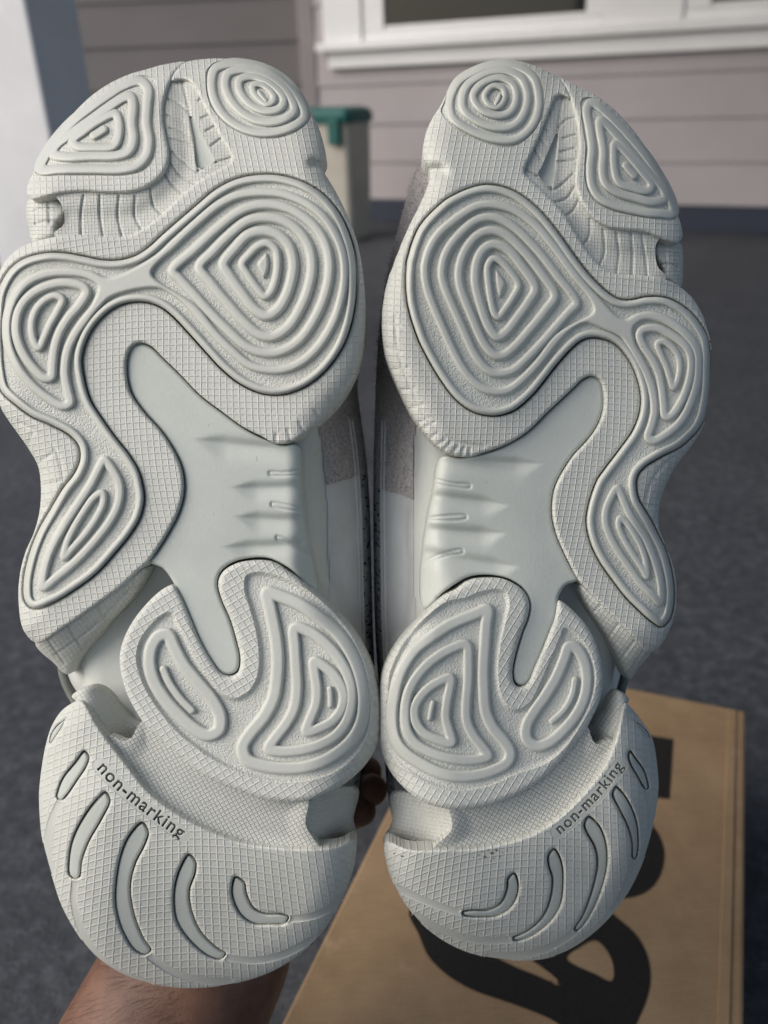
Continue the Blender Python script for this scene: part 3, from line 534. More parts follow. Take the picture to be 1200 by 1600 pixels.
# ------------------------------------------------------------------ the shoe behind the sole
def hull_span(poly, y):
    xs = []
    for a, b in zip(poly, np.roll(poly, -1, 0)):
        if (a[1] > y) != (b[1] > y): xs.append(a[0]+(y-a[1])/(b[1]-a[1])*(b[0]-a[0]))
    return (min(xs), max(xs)) if xs else (None, None)
UP_L = [(290,105),(360,103),(420,116),(465,155),(490,205),(500,255),(515,300),(538,350),(552,420),(556,500),(553,580),(560,640),(568,700),(574,780),(577,880),(580,1000),(583,1100),(572,1200),(556,1300),(540,1370),(500,1440),(440,1490),(300,1515),(190,1490),(125,1430),(95,1350),(80,1260),(62,1170),(28,1105),(20,1050),(35,985),(60,915),(72,850),(80,780),(70,700),(35,640),(15,560),(12,490),(22,430),(60,380),(60,320),(75,260),(110,200),(160,150),(220,118)]
UP_R = [(880,130),(800,105),(740,116),(692,138),(668,168),(650,205),(630,275),(612,352),(600,412),(591,480),(586,560),(584,620),(582,700),(581,800),(582,900),(584,1000),(590,1100),(600,1200),(606,1300),(620,1370),(655,1430),(720,1470),(810,1480),(890,1462),(950,1410),(985,1330),(1004,1250),(1014,1165),(1032,1105),(1036,1055),(1028,1000),(1022,940),(1015,880),(1005,810),(1010,760),(1050,690),(1080,640),(1085,560),(1065,500),(1030,450),(1045,390),(1035,320),(1005,250),(960,185),(915,145)]
def build_upper(side, root, S):
    out = smooth_poly(UP_L if side == 'L' else UP_R, True, 10)
    y0, y1 = out[:, 1].min()+2, out[:, 1].max()-2
    ys = np.concatenate([np.linspace(y0, y0+40, 10)[:-1], np.linspace(y0+40, y1-40, 70), np.linspace(y1-40, y1, 10)[1:]])
    WID = 1.055                                # the body is a little broader than the tread it carries
    def plane(px, py, wmm): return cam_pt((px-CX)/F*DIST*WID, -(py-CY)/F*DIST*WID, DIST+wmm/1000)
    # lower body: one bulging surface behind the tread, split into midsole, side panels and knit
    P = smooth_poly(UP_L if side == 'L' else UP_R, True, 6); body = sdf_poly(P)
    ysu = 748 if side == 'L' else 770
    Q, Fb, d = grid_mesh(body, 3.0)
    w2, Lq = S.sample(Q.copy()); u = np.clip(1-d/104.0, 0, 1)
    w2 = np.minimum(w2, 40)
    dome = 19+w2*0.9+42*(1-np.sqrt(np.maximum(1-u*u*0.99, 0)))
    V = plane(Q[:, 0], Q[:, 1], dome)
    V_d = V; dm = d[Fb].mean(1); yq = Q[:, 1][Fb].mean(1)
    inner = (Q[:, 0][Fb].mean(1) > 400) if side == 'L' else (Q[:, 0][Fb].mean(1) < 770)
    sue = (yq < ysu+dm*0.35-14) & (dm < 66) & inner
    for name, mat, sel in (('midsole', 'midsole_foam', (dm >= 66) | (~inner & ~sue)), ('leather_panel', 'leather', (dm < 66) & (dm >= 15) & inner & ~sue),
                           ('suede_panel', 'suede', sue), ('mesh_panel', 'mesh_knit', (dm < 15) & ~sue & inner)):
        fs = Fb[sel]; us = np.unique(fs); rm = -np.ones(len(Q), int); rm[us] = np.arange(len(us))
        lift = -0.5 if name in ('suede_panel',) else (0.35 if name == 'midsole' else 0.0)
        mesh_obj(name, V[us]+FW*lift/1000, rm[fs], MATS[mat], root, Lq[us]/4)
    tg = np.roll(P, -1, 0)-np.roll(P, 1, 0); tg /= np.hypot(tg[:, 0], tg[:, 1])[:, None]
    nrm = np.stack([tg[:, 1], -tg[:, 0]], 1)
    if ((P-P.mean(0))*nrm).sum() < 0: nrm = -nrm
    for dd in (15, 20):
        C = P-nrm*dd; uu = 1-dd/104.0
        wl, _ = S.sample(C.copy()); C3 = plane(C[:, 0], C[:, 1], 19+np.minimum(wl, 40)*0.9+42*(1-math.sqrt(1-uu*uu*0.99)))
        k = (C[:, 1] > 640) & (C[:, 1] < 1240) & ((C[:, 0] > 400) if side == 'L' else (C[:, 0] < 770))
        ii = np.nonzero(k)[0]; ii = ii[np.argsort(C[ii, 1])]
        tube(C3[ii], 0.0007, 'piping', 'leather', root, 6)
    # upper: lofted sections, split into panels
    NT = 56; th = np.linspace(0, math.pi, NT)
    rows = []
    for y in ys:
        xl, xr = hull_span(out, y)
        if side == 'R': xl, xr = xr, xl           # theta 0 is the inner side of both shoes
        xm, hw = (xl+xr)/2, (xr-xl)/2
        hgt = np.interp(y, [100, 160, 260, 450, 700, 900, 1050, 1300, 1450, 1520], [4, 12, 20, 28, 42, 58, 70, 74, 62, 30])
        ct = np.cos(th); st = np.sin(th)
        xx = xm+hw*np.sign(ct)*np.abs(ct)**0.62*(1-0.10*st); ww = 56+hgt*np.abs(st)**0.78
        wrow, _ = S.sample(np.stack([xx, np.full(NT, y)], 1)); base = np.interp(y, [95, 345, 1235, 1520], [24, 0, 0, 22])
        rows.append(plane(xx, np.full(NT, y), ww+base))
    V = np.array(rows); ny = len(ys)
    def panel(name, mat, sel):
        idx = [(j, i) for j in range(ny-1) for i in range(NT-1) if sel((ys[j]+ys[j+1])/2, (th[i]+th[i+1])/2)]
        used = {}; vs = []; fs = []
        for j, i in idx:
            f = []
            for a, b in ((j, i), (j, i+1), (j+1, i+1), (j+1, i)):
                if (a, b) not in used: used[(a, b)] = len(vs); vs.append(V[a, b])
                f.append(used[(a, b)])
            fs.append(f)
        uvs = np.array([(b*6.0, a*9.0) for (a, b) in used])
        return mesh_obj(name, np.array(vs), fs, MATS[mat], root, uvs/4)
    su = lambda y, t: y < ysu-14
    panel('toe_cap', 'suede', su)
    panel('collar', 'mesh_knit', lambda y, t: not su(y, t) and t < 2.2)
    panel('heel_counter', 'leather', lambda y, t: not su(y, t) and t >= 2.2)
    # suede nap along the inner toe edge
    V3 = []; F3 = []
    e1 = V_d[Fb[:, 1]]-V_d[Fb[:, 0]]; e2 = V_d[Fb[:, 3]]-V_d[Fb[:, 0]]
    nn = np.cross(e1, e2); nn /= np.linalg.norm(nn, axis=1)[:, None]+1e-12; nn[(nn @ FW) > 0] *= -1
    cand = np.nonzero(sue & (dm < 60))[0]
    pick = cand[RNG.integers(0, len(cand), 5200)]
    for fi in pick:
        a, b = random.random(), random.random(); p = V_d[Fb[fi, 0]]+e1[fi]*a+e2[fi]*b; nr = nn[fi]
        dr = nr+RNG.normal(0, 0.9, 3); dr /= np.linalg.norm(dr); Ln = random.uniform(0.0007, 0.0024)
        sd_ = np.cross(dr, RNG.normal(0, 1, 3)); sd_ = sd_/np.linalg.norm(sd_)*0.00008
        q0 = len(V3); mid = p+dr*Ln*0.55+RNG.normal(0, 0.0003, 3)
        V3 += [p-sd_, p+sd_, mid+sd_*0.8, mid-sd_*0.8, p+dr*Ln]
        F3 += [(q0, q0+1, q0+2, q0+3), (q0+3, q0+2, q0+4)]
    mesh_obj('suede_nap', np.array(V3), F3, MATS['suede'], root, kind='stuff')

def tube(line, r, name, mat, parent, sides=8, taper=None, close=True, kind=None):
    line = np.asarray(line, float); n = len(line)
    tg = np.gradient(line, axis=0); tg /= np.linalg.norm(tg, axis=1)[:, None]
    ref = np.array([0.1, 0.3, 1.0]); V = []; Fq = []
    for i in range(n):
        a = np.cross(tg[i], ref); a /= np.linalg.norm(a); b = np.cross(tg[i], a)
        rr = r*(taper[i] if taper is not None else 1)
        for k in range(sides):
            an = 2*math.pi*k/sides; V.append(line[i]+rr*(math.cos(an)*a+math.sin(an)*b))
    for i in range(n-1):
        for k in range(sides):
            k2 = (k+1) % sides; Fq.append((i*sides+k, i*sides+k2, (i+1)*sides+k2, (i+1)*sides+k))
    if close: Fq.append(tuple(range(sides-1, -1, -1))); Fq.append(tuple((n-1)*sides+k for k in range(sides)))
    return mesh_obj(name, np.array(V), Fq, MATS[mat], parent, kind=kind)

def simple_bump_mat(name, col, rough, scale, dist, col2=None, detail=4, spec=0.3, coord='Object', cscale=None):
    mt, nt, b = new_mat(name, col, rough, spec)
    tc = N(nt, 'ShaderNodeTexCoord'); n1 = noise(nt, tc.outputs[coord], scale, detail)
    if col2:
        n2 = noise(nt, tc.outputs[coord], cscale or scale, detail, 0.62)
        nt.links.new(ramp(nt, n2, [(0.32, col2), (0.62, col)]), b.inputs['Base Color'])
    bump(nt, b, n1, dist, 0.8); return mt
simple_bump_mat('suede', (0.62, 0.575, 0.555), 0.95, 1100, 0.0016, (0.36, 0.33, 0.32), 5, 0.1, cscale=900)
simple_bump_mat('leather', (0.62, 0.63, 0.62), 0.55, 700, 0.00015, (0.55, 0.55, 0.53), 4, 0.3, cscale=60)
mt, nt_, b_ = new_mat('mesh_knit', (0.42, 0.43, 0.43), 0.9, 0.1)
uvn = N(nt_, 'ShaderNodeUVMap'); uvn.uv_map = 'hatch'
vr = N(nt_, 'ShaderNodeTexVoronoi'); vr.inputs['Scale'].default_value = 0.55; nt_.links.new(uvn.outputs[0], vr.inputs['Vector'])
nt_.links.new(ramp(nt_, vr.outputs['Distance'], [(0.22, (0.03, 0.03, 0.032)), (0.34, (0.42, 0.43, 0.43))]), b_.inputs['Base Color'])
bump(nt_, b_, vr.outputs['Distance'], 0.0008)

SHOES = {}
heel_pt = {'L': at_depth(300, 1530, 0.32), 'R': at_depth(810, 1490, 0.32)}
for side, lab in (('L', 'pale grey sneaker on the left, sole facing out, heel in front of the bare forearm'),
                  ('R', 'pale grey sneaker on the right, sole facing out, heel in front of the cardboard box')):
    root = empty('sneaker', heel_pt[side], lab, 'sneaker', 'pair of sneakers held up by one hand')
    S = build_sole(side, root); build_upper(side, root, S); SHOES[side] = S

# ------------------------------------------------------------------ setting: floor
mt, nt_, b_ = new_mat('painted_concrete', (0.06, 0.065, 0.07), 0.62, 0.35)
tc = N(nt_, 'ShaderNodeTexCoord')
n1 = noise(nt_, tc.outputs['Object'], 62, 6, 0.62); n2 = noise(nt_, tc.outputs['Object'], 260, 5, 0.7); n3 = noise(nt_, tc.outputs['Object'], 6, 4)
mixv = mth(nt_, 'ADD', mth(nt_, 'ADD', mth(nt_, 'MULTIPLY', n1, 0.5), mth(nt_, 'MULTIPLY', n2, 0.35)), mth(nt_, 'MULTIPLY', n3, 0.15))
nt_.links.new(ramp(nt_, mixv, [(0.40, (0.028, 0.031, 0.038)), (0.5, (0.046, 0.051, 0.060)), (0.62, (0.095, 0.101, 0.114))]), b_.inputs['Base Color'])
bump(nt_, b_, mixv, 0.004, 1.0)
floor = mesh_obj('floor', [(-12, -12, 0), (12, -12, 0), (12, 12, 0), (-12, 12, 0)], [(0, 1, 2, 3)], MATS['painted_concrete'], smooth=False)
floor['kind'] = 'structure'

simple_bump_mat('ceiling_paint', (0.6, 0.6, 0.6), 0.7, 20, 0.001)  # unseen ceiling overhead, added to block sky light and shape the shading
cl = mesh_obj('unseen_ceiling', [(-0.75, -2.0, 2.6), (2.4, -2.0, 2.6), (2.4, 7, 2.6), (-0.75, 7, 2.6), (-0.75, -2.0, 2.8), (2.4, -2.0, 2.8), (2.4, 7, 2.8), (-0.75, 7, 2.8)], [(3, 2, 1, 0), (4, 5, 6, 7), (0, 1, 5, 4), (1, 2, 6, 5), (2, 3, 7, 6), (3, 0, 4, 7)], MATS['ceiling_paint'], smooth=False)
cl['kind'] = 'structure'
# ------------------------------------------------------------------ walls
def bevel_box(name, c, ax, ay, az, sx, sy, sz, mat, parent=None, bev=0.003):
    """box centred on c with axes ax, ay, az and sizes"""
    bm = bmesh.new(); bmesh.ops.create_cube(bm, size=1)
    bmesh.ops.scale(bm, vec=(sx, sy, sz), verts=bm.verts)
    if bev: bmesh.ops.bevel(bm, geom=bm.edges[:], offset=min(bev, sx*.3, sy*.3, sz*.3), segments=2, affect='EDGES', profile=0.5)
    bm.verts.index_update()
    V = np.array([v.co[:] for v in bm.verts]); Fc = [[v.index for v in f.verts] for f in bm.faces]; bm.free()
    Wv = np.array(c)+V[:, 0:1]*np.array(ax)+V[:, 1:2]*np.array(ay)+V[:, 2:3]*np.array(az)
    return mesh_obj(name, Wv, Fc, MATS[mat], parent, smooth=False)
simple_bump_mat('siding_light', (0.41, 0.378, 0.388), 0.6, 40, 0.0008, (0.375, 0.345, 0.355), cscale=2.5)
simple_bump_mat('siding_shaded', (0.235, 0.215, 0.21), 0.6, 40, 0.0008, (0.21, 0.195, 0.19), cscale=2.5)  # left wall siding, darkened in its base colour to stand in for shade
simple_bump_mat('trim_white', (0.80, 0.80, 0.80), 0.45, 60, 0.0004, (0.75, 0.75, 0.75), cscale=3)
simple_bump_mat('trim_taupe', (0.40, 0.36, 0.36), 0.5, 60, 0.0004, (0.36, 0.33, 0.33), cscale=3)
simple_bump_mat('post_white', (0.83, 0.83, 0.84), 0.5, 60, 0.0004, (0.72, 0.72, 0.74), cscale=4)
simple_bump_mat('navy_strip', (0.035, 0.042, 0.065), 0.6, 60, 0.0005)
mt, nt_, b_ = new_mat('window_glass', (0.02, 0.022, 0.024), 0.05, 0.5)

b0, b1 = on_z(590, 345, 0), on_z(1130, 362, 0)
WX = (b1-b0)/np.linalg.norm(b1-b0); WZ = np.array([0, 0, 1.0]); WN = np.cross(WX, WZ); WN = WN if WN[1] < 0 else -WN
def wall_uv(px, py):                       # pixel -> (along, up) on the right-hand wall
    d = ray(px, py); t = np.dot(b0-CAM, WN)/np.dot(d, WN); p = CAM+d*t
    return np.dot(p-b0, WX), p[2]
u_c, _ = wall_uv(487, 200)
u_end = 6.0
wr_ = empty('siding_wall', b0+WX*u_c, 'pale grey lap siding wall under the white window, right of the corner', 'wall')
EXPO = None
_, zs0 = wall_uv(700, 192); _, zs1 = wall_uv(700, 128)
expo = zs1-zs0
_, zb = wall_uv(860, 331)
def siding(root, org, X, Nn, ulen, z0, nrow, ex, mat):
    for r in range(nrow):
        a = z0+r*ex; b = a+ex+0.012
        th_b, th_t = 0.011, 0.004
        u0, u1 = 0.0, ulen
        V = []
        for u in (u0, u1):
            for z, t in ((a, th_b), (a+0.004, th_b+0.001), (b, th_t), (b, -0.012), (a, -0.012)):
                V.append(org+X*u+WZ*z+Nn*t)
        Fc = [(i, (i+1) % 5, 5+(i+1) % 5, 5+i) for i in range(5)]+[(4, 3, 2, 1, 0), (5, 6, 7, 8, 9)]
        mesh_obj('siding_board', np.array(V), Fc, MATS[mat], root, smooth=False)
zoff = zs0 - math.floor((zs0-zb)/expo+0.5)*expo
siding(wr_, b0+WX*u_c-WZ*0, WX, WN, u_end, zoff, 14, expo, 'siding_light')
bevel_box('wall_core', b0+WX*(u_c+u_end/2)+WZ*1.6-WN*0.09, WX, WN, WZ, u_end, 0.14, 3.2, 'siding_light', wr_, 0)
bevel_box('base_strip', b0+WX*(u_c+u_end/2)+WZ*(zoff/2-0.002)-WN*0.004, WX, WN, WZ, u_end, 0.03, max(zoff-0.004, 0.02), 'navy_strip', wr_, 0.002)  # dark navy strip along the foot of the wall
# window, built on that wall
def wrect(name, x0, y0, x1, y1, t0, t1, mat, root, bev=0.004):
    """rectangle from wall coordinates, from thickness t0 to t1"""
    t0, t1 = t0+0.0125, t1+0.0125                     # stands proud of the lapped boards
    c = b0+WX*(x0+x1)/2+WZ*(y0+y1)/2+WN*(t0+t1)/2
    return bevel_box(name, c, WX, WN, WZ, abs(x1-x0), abs(t1-t0), abs(y1-y0), mat, root, bev)
uL, _ = wall_uv(513, 90); uI, _ = wall_uv(570, 40); uG0, _ = wall_uv(603, 15); uG1, zg1 = wall_uv(918, 12); _, zg = wall_uv(700, 41)
uM0, _ = wall_uv(946, 20); uM1, _ = wall_uv(1070, 20); uG2, _ = wall_uv(1113, 5); _, zgr = wall_uv(1150, 9)
_, zsill_b = wall_uv(700, 99); _, zsill_m = wall_uv(700, 72); _, zsill_t = wall_uv(700, 57)
uR = u_end+u_c-0.3
TOP = 2.3
wn = empty('window', b0+WX*uL+WZ*zsill_b, 'white framed double window with sill above the pale siding', 'window')
wrect('apron', uL+0.02, zsill_b, uR, zsill_m, 0.003, 0.030, 'trim_white', wn)
wrect('sill', uL-0.03, zsill_m+0.001, uR, zsill_t, 0.003, 0.065, 'trim_white', wn, 0.006)
wrect('casing', uL, zsill_t+0.001, uI, TOP, 0.003, 0.028, 'trim_white', wn)
wrect('mullion', uM0, zsill_t+0.001, uM1, TOP, 0.003, 0.026, 'trim_white', wn)
for a, b in ((uI+0.002, uM0-0.002), (uM1+0.002, uR)):
    fr = wrect('sash_rail', a, zsill_t+0.001, b, zg, 0.002, 0.018, 'trim_white', wn)
    g0 = uG0 if a < uM0 else uG2; g1 = uG1 if a < uM0 else uR-0.2
    wrect('sash_stile', a, zg+0.001, g0, TOP, 0.002, 0.017, 'trim_white', wn)
    wrect('sash_stile', g1, zg+0.001, b, TOP, 0.002, 0.017, 'trim_white', wn)
    wrect('pane', g0-0.004, zg-0.006, g1+0.004, TOP, -0.0005, 0.006, 'window_glass', wn, 0)
    wrect('glazing_bead', g0+0.001, zg+0.0015, g1-0.001, zg+0.018, 0.0065, 0.012, 'trim_white', wn, 0.002)
# left wall and corner board
LX = np.array([math.cos(math.radians(-4)), math.sin(math.radians(-4)), 0.0]); LN = np.array([LX[1], -LX[0], 0])
corner = b0+WX*u_c+WN*0.0
def lw_z(px, py):
    d = ray(px, py); t = np.dot(corner-CAM, LN)/np.dot(d, LN); return (CAM+d*t)[2]
ze0, ze1 = lw_z(440, 133), lw_z(440, 65)
wl_ = empty('siding_wall', corner-LX*2.5, 'taupe lap siding wall left of the corner board, shade put into its colour', 'wall')
n_dn = math.floor(ze0/(ze1-ze0))
siding(wl_, corner-LX*3.2, LX, LN, 3.17, ze0-n_dn*(ze1-ze0), 14, ze1-ze0, 'siding_shaded')
bevel_box('wall_core', corner-LX*1.6+WZ*1.6-LN*0.09, LX, LN, WZ, 3.14, 0.14, 3.2, 'siding_shaded', wl_, 0)
cb = bevel_box('corner_board', corner+WZ*1.6+(LN+WN)/2*0.012+LX*0.01, LX, LN, WZ, 0.075, 0.05, 3.2, 'trim_taupe', None, 0.004)
cb['label'] = 'narrow taupe vertical corner board between the two siding walls'; cb['category'] = 'corner board'

# post on the left
def pcol(px, py, y_plane):
    d = ray(px, py); t = (y_plane-CAM[1])/d[1]; return CAM+d*t
pa = pcol(38, 0, 2.0); ang = math.radians(20)
ex_ = np.array([math.cos(ang), -math.sin(ang), 0]); ey_ = np.array([math.sin(ang), math.cos(ang), 0])
pc = np.array([pa[0], pa[1], 0])-ex_*0.11+ey_*0.085           # pa is the front edge nearest the camera
post = empty('porch_post', pc, 'broad white porch post at the left edge behind the sneaker', 'post')
bevel_box('shaft', pc+WZ*1.3, ex_, ey_, WZ, 0.22, 0.17, 2.6, 'post_white', post, 0.006)
bevel_box('base_trim', pc+WZ*0.03, ex_, ey_, WZ, 0.25, 0.20, 0.06, 'post_white', post, 0.004)

# ------------------------------------------------------------------ bin by the wall
simple_bump_mat('cream_plastic', (0.50, 0.47, 0.40), 0.5, 30, 0.0006, (0.44, 0.41, 0.35), cscale=8)
simple_bump_mat('teal_plastic', (0.018, 0.105, 0.095), 0.5, 30, 0.0004)
bb = on_z(529, 372, 0.0); k_ = np.linalg.norm(bb-CAM)
bp = empty('storage_bin', bb, 'cream plastic bin with teal lid standing by the corner', 'bin')
bx, by = WX, WN
sc = np.dot(bb-CAM, FW)/F
bw, bh = 92*sc, 176*sc
def loft_box(name, levels, mat, parent, rnd=0.25, seg=6):
    V = []; Fc = []; n = 4*seg
    for z, hw, hd in levels:
        r = rnd*min(hw, hd)
        for qx, qy, a0 in ((1, 1, 0), (-1, 1, 90), (-1, -1, 180), (1, -1, 270)):
            for k in range(seg):
                a = math.radians(a0+90*k/(seg-1)); V.append(bb+bx*(qx*(hw-r)+r*math.cos(a))+by*(qy*(hd-r)+r*math.sin(a))+WZ*z)
    for l in range(len(levels)-1):
        for i in range(n): Fc.append((l*n+i, l*n+(i+1) % n, (l+1)*n+(i+1) % n, (l+1)*n+i))
    Fc.append(tuple(range(n-1, -1, -1))); Fc.append(tuple((len(levels)-1)*n+i for i in range(n)))
    return mesh_obj(name, np.array(V), Fc, MATS[mat], parent, smooth=False)
loft_box('body', [(0, bw*.44, bw*.36), (0.02, bw*.46, bw*.38), (bh*.9, bw*.5, bw*.42), (bh*.93, bw*.5, bw*.42)], 'cream_plastic', bp)
loft_box('lid', [(bh*.931, bw*.53, bw*.46), (bh*.99, bw*.54, bw*.47), (bh*1.03, bw*.50, bw*.42), (bh*1.05, bw*.40, bw*.3)], 'teal_plastic', bp)
bevel_box('latch', bb+bx*bw*.28+by*(bw*.47)+WZ*bh*.87, bx, by, WZ, bw*.2, bw*.1, bh*.2, 'teal_plastic', bp, 0.006)

# ------------------------------------------------------------------ cardboard shoe box
mt, nt_, b_ = new_mat('kraft_card', (0.30, 0.19, 0.095), 0.75, 0.25)
tc = N(nt_, 'ShaderNodeTexCoord'); n1 = noise(nt_, tc.outputs['Object'], 14, 5, 0.6); n2 = noise(nt_, tc.outputs['Object'], 700, 3, 0.7)
mp = N(nt_, 'ShaderNodeMapping'); mp.inputs['Scale'].default_value = (1, 12, 1); nt_.links.new(tc.outputs['Object'], mp.inputs[0]); n3 = noise(nt_, mp.outputs[0], 60, 3)
mixv = mth(nt_, 'ADD', mth(nt_, 'ADD', mth(nt_, 'MULTIPLY', n1, 0.5), mth(nt_, 'MULTIPLY', n2, 0.3)), mth(nt_, 'MULTIPLY', n3, 0.2))
nt_.links.new(ramp(nt_, mixv, [(0.35, (0.225, 0.150, 0.083)), (0.5, (0.295, 0.200, 0.114)), (0.66, (0.37, 0.26, 0.155))]), b_.inputs['Base Color'])
base_c = b_.inputs['Base Color'].links[0].from_socket
scf = noise(nt_, tc.outputs['Object'], 48, 6, 0.7); scm = N(nt_, 'ShaderNodeMapRange'); nt_.links.new(scf, scm.inputs[0])
for i_, q_ in enumerate((0.60, 0.72, 0.0, 0.4)): scm.inputs[i_+1].default_value = q_
mxs = N(nt_, 'ShaderNodeMixRGB'); nt_.links.new(scm.outputs[0], mxs.inputs[0]); nt_.links.new(base_c, mxs.inputs[1]); mxs.inputs[2].default_value = (0.46, 0.35, 0.24, 1)
nt_.links.new(mxs.outputs[0], b_.inputs['Base Color'])
dent = noise(nt_, tc.outputs['Object'], 22, 2)
nb = bump(nt_, b_, mixv, 0.0006, 0.7); bump(nt_, b_, dent, 0.004, 0.6, nb)
simple_bump_mat('black_ink', (0.012, 0.011, 0.010), 0.55, 500, 0.0001, (0.02, 0.018, 0.016))
BZ = 0.13
FR = on_z(1165, 1111, BZ); NR = on_z(1162, 1600, BZ); NL = on_z(453, 1572, BZ)
BY = (FR-NR)/np.linalg.norm(FR-NR); BX = np.cross(BY, WZ)
wid = np.dot(FR-NL, BX); lng = np.dot(FR-NL, BY)+0.012
box = empty('shoe_box', (FR-BX*wid/2-BY*lng/2)*np.array([1, 1, 0]), 'brown kraft cardboard box with large black lettering on its lid', 'cardboard box')
def bpt(u, v, z): return FR-BX*(wid-u)-BY*(lng-v)+WZ*(z-BZ)
LIDH = 0.045
bc = bpt(wid/2, lng/2, 0)
bevel_box('base', bpt(wid/2, lng/2, (BZ-LIDH)/2+0.002), BX, BY, WZ, wid-0.008, lng-0.008, BZ-LIDH+0.03, 'kraft_card', box, 0.0015)
lid = bevel_box('lid', bpt(wid/2, lng/2, BZ-LIDH/2), BX, BY, WZ, wid, lng, LIDH, 'kraft_card', box, 0.0022)
# folded rim of the lid along the right-hand side
bevel_box('lid_fold', bpt(wid-0.0105, lng/2, BZ+0.0004), BX, BY, WZ, 0.0065, lng*0.985, 0.0016, 'kraft_card', lid, 0.0005)
def print_shape(name, outer, holes=(), z=BZ+0.0004, thick=0.0004):
    so_ = sdf_poly(smooth_poly(outer, True, 6) if len(outer) > 5 else np.array(outer, float)); cut = [(sdf_poly(smooth_poly(h, True, 6)), 0) for h in holes]
    sd_ = sdf_cut(so_, *cut) if cut else so_
    Q, Fq, d = grid_mesh(sd_, 4)
    dd = FW[None]+RT[None]*((Q[:, 0]-CX)/F)[:, None]-UP[None]*((Q[:, 1]-CY)/F)[:, None]
    V = CAM+dd*((z-CAM[2])/dd[:, 2])[:, None]
    return mesh_obj(name, V, Fq, MATS['black_ink'], lid)
print_shape('letter', [(640,1420),(655,1462),(668,1492),(692,1518),(735,1545),(800,1568),(860,1592),(920,1630),(975,1625),(1003,1580),(1016,1535),(1012,1495),(995,1462),(968,1437),(930,1410),(800,1400)],
            [[(885,1497),(905,1480),(930,1469),(950,1488),(959,1515),(956,1533),(930,1522)],[(770,1490),(800,1508),(845,1527),(886,1546),(865,1525),(835,1503),(800,1480)]])
print_shape('letter', [(900,1300),(960,1280),(1010,1284),(1030,1305),(1038,1336),(1030,1370),(1010,1393),(975,1403),(920,1390)])
print_shape('letter', [(960,1140),(1052,1155),(1046,1248),(950,1240)])

# ------------------------------------------------------------------ forearm and hand
mt, nt_, b_ = new_mat('skin', (0.30, 0.135, 0.075), 0.5, 0.4)
b_.inputs['Subsurface Weight'].default_value = 0.12; b_.inputs['Subsurface Radius'].default_value = (0.008, 0.003, 0.0015); b_.inputs['Subsurface Scale'].default_value = 0.6
tc = N(nt_, 'ShaderNodeTexCoord'); n1 = noise(nt_, tc.outputs['Object'], 45, 5, 0.6); n2 = noise(nt_, tc.outputs['Object'], 900, 4, 0.7)
nt_.links.new(ramp(nt_, n1, [(0.3, (0.105, 0.046, 0.029)), (0.5, (0.155, 0.076, 0.048)), (0.7, (0.21, 0.107, 0.069))]), b_.inputs['Base Color'])
bump(nt_, b_, n2, 0.0004, 0.6)
mt, nt_, b_ = new_mat('arm_hair', (0.03, 0.016, 0.01), 0.4, 0.5)
def skin_body(name, verts, edges, radii, mat, parent, root_i):
    me = bpy.data.meshes.new(name); base = np.array(parent.location) if parent else np.zeros(3)
    me.from_pydata([tuple(np.array(v)-base) for v in verts], edges, [])
    o = bpy.data.objects.new(name, me); COL.objects.link(o); o.parent = parent
    md = o.modifiers.new('skin', 'SKIN'); md.use_smooth_shade = True
    if not me.skin_vertices: me.skin_vertices.new()
    for i, sv in enumerate(me.skin_vertices[0].data):
        r = radii[i]; sv.radius = r if isinstance(r, tuple) else (r, r); sv.use_root = (i == root_i)
    ss = o.modifiers.new('sub', 'SUBSURF'); ss.levels = 2; ss.render_levels = 3
    me.materials.append(MATS[mat]); return o
AD = 0.40
P_ = lambda x, y, z: at_depth(x, y, z)
arm = [P_(50,2150,.34), P_(150,1830,.362), P_(262,1560,.388), P_(370,1395,.408)]
arad = [.055, .052, .046, .032]
palm = [P_(455,1305,.412), P_(505,1262,.413)]
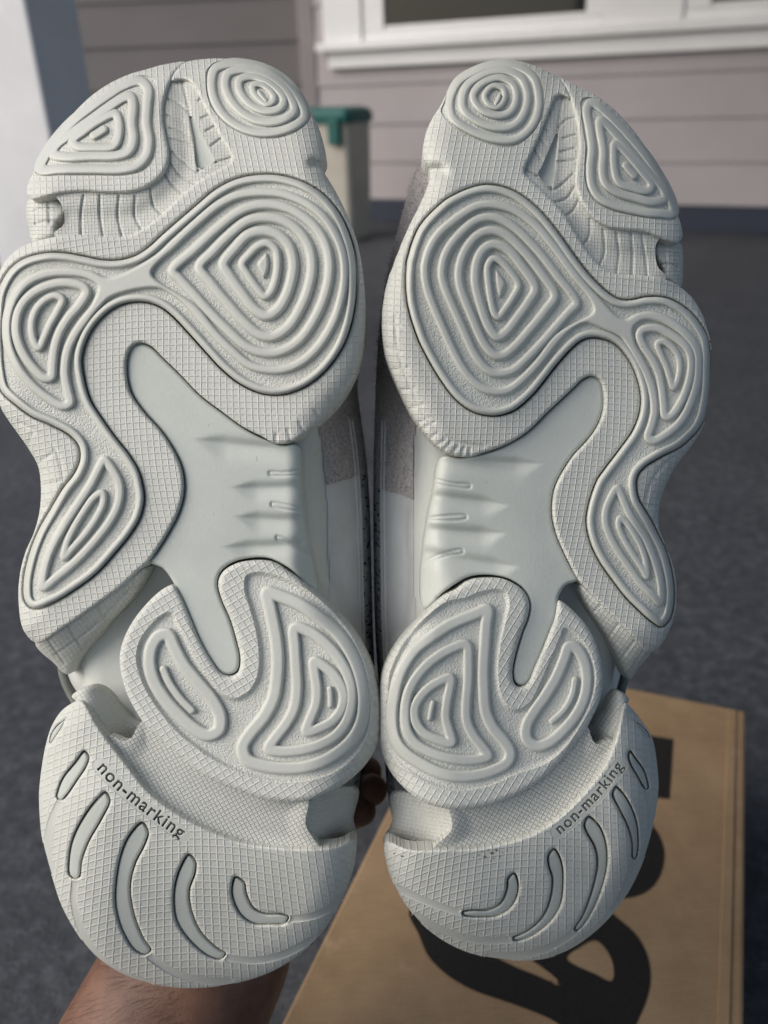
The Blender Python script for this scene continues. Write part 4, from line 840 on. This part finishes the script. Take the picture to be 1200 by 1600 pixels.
V = arm+palm; E = [(i, i+1) for i in range(5)]; Rr = arad+[.025, .020]
fing = [[(530,1268,.408),(560,1262,.40),(572,1270,.385)],[(530,1245,.410),(568,1232,.405),(590,1235,.39)],[(528,1220,.412),(565,1205,.41),(590,1205,.40)],[(518,1198,.415),(550,1180,.415),(572,1178,.41)]]
for k, fg in enumerate(fing):
    prev = 5
    for j, p in enumerate(fg):
        V.append(P_(*p)); E.append((prev, len(V)-1)); prev = len(V)-1; Rr.append([.0095, .0088, .0075][j])
tprev = 4
for j, p in enumerate([(430,1270,.395),(450,1225,.385),(475,1190,.38)]):
    V.append(P_(*p)); E.append((tprev, len(V)-1)); tprev = len(V)-1; Rr.append([.012, .010, .008][j])
pr = empty('person', arm[0], 'bare hairy forearm and hand of a person holding up both sneakers from behind', 'person')
skin_body('body', V, E, Rr, 'skin', pr, 2)
# hairs on the forearm
V3 = []; F3 = []
ax_line = np.array(arm)
for k in range(2200):
    t = random.uniform(0.6, 2.4); i = int(t); fr = t-i
    c = ax_line[i]*(1-fr)+ax_line[i+1]*fr; r = arad[i]*(1-fr)+arad[i+1]*fr
    td = ax_line[i+1]-ax_line[i]; td /= np.linalg.norm(td)
    side = np.cross(td, FW); side /= np.linalg.norm(side); frn = np.cross(side, td); frn = frn if np.dot(frn, FW) < 0 else -frn
    an = random.gauss(0, 0.75); nr = frn*math.cos(an)+side*math.sin(an)
    p = c+nr*r*0.955; dr = -td*0.6+nr*random.uniform(0.05, .3)+side*random.gauss(0.55, .25); dr /= np.linalg.norm(dr)
    Ln = random.uniform(.004, .0105); sdv = np.cross(dr, nr); sdv = sdv/np.linalg.norm(sdv)*0.000045
    q0 = len(V3); mid = p+dr*Ln*.5+nr*Ln*.12
    V3 += [p-sdv, p+sdv, mid+sdv*.8, mid-sdv*.8, p+dr*Ln-nr*Ln*.05]; F3 += [(q0, q0+1, q0+2, q0+3), (q0+3, q0+2, q0+4)]
mesh_obj('arm_hair', np.array(V3), F3, MATS['arm_hair'], pr, kind='stuff')
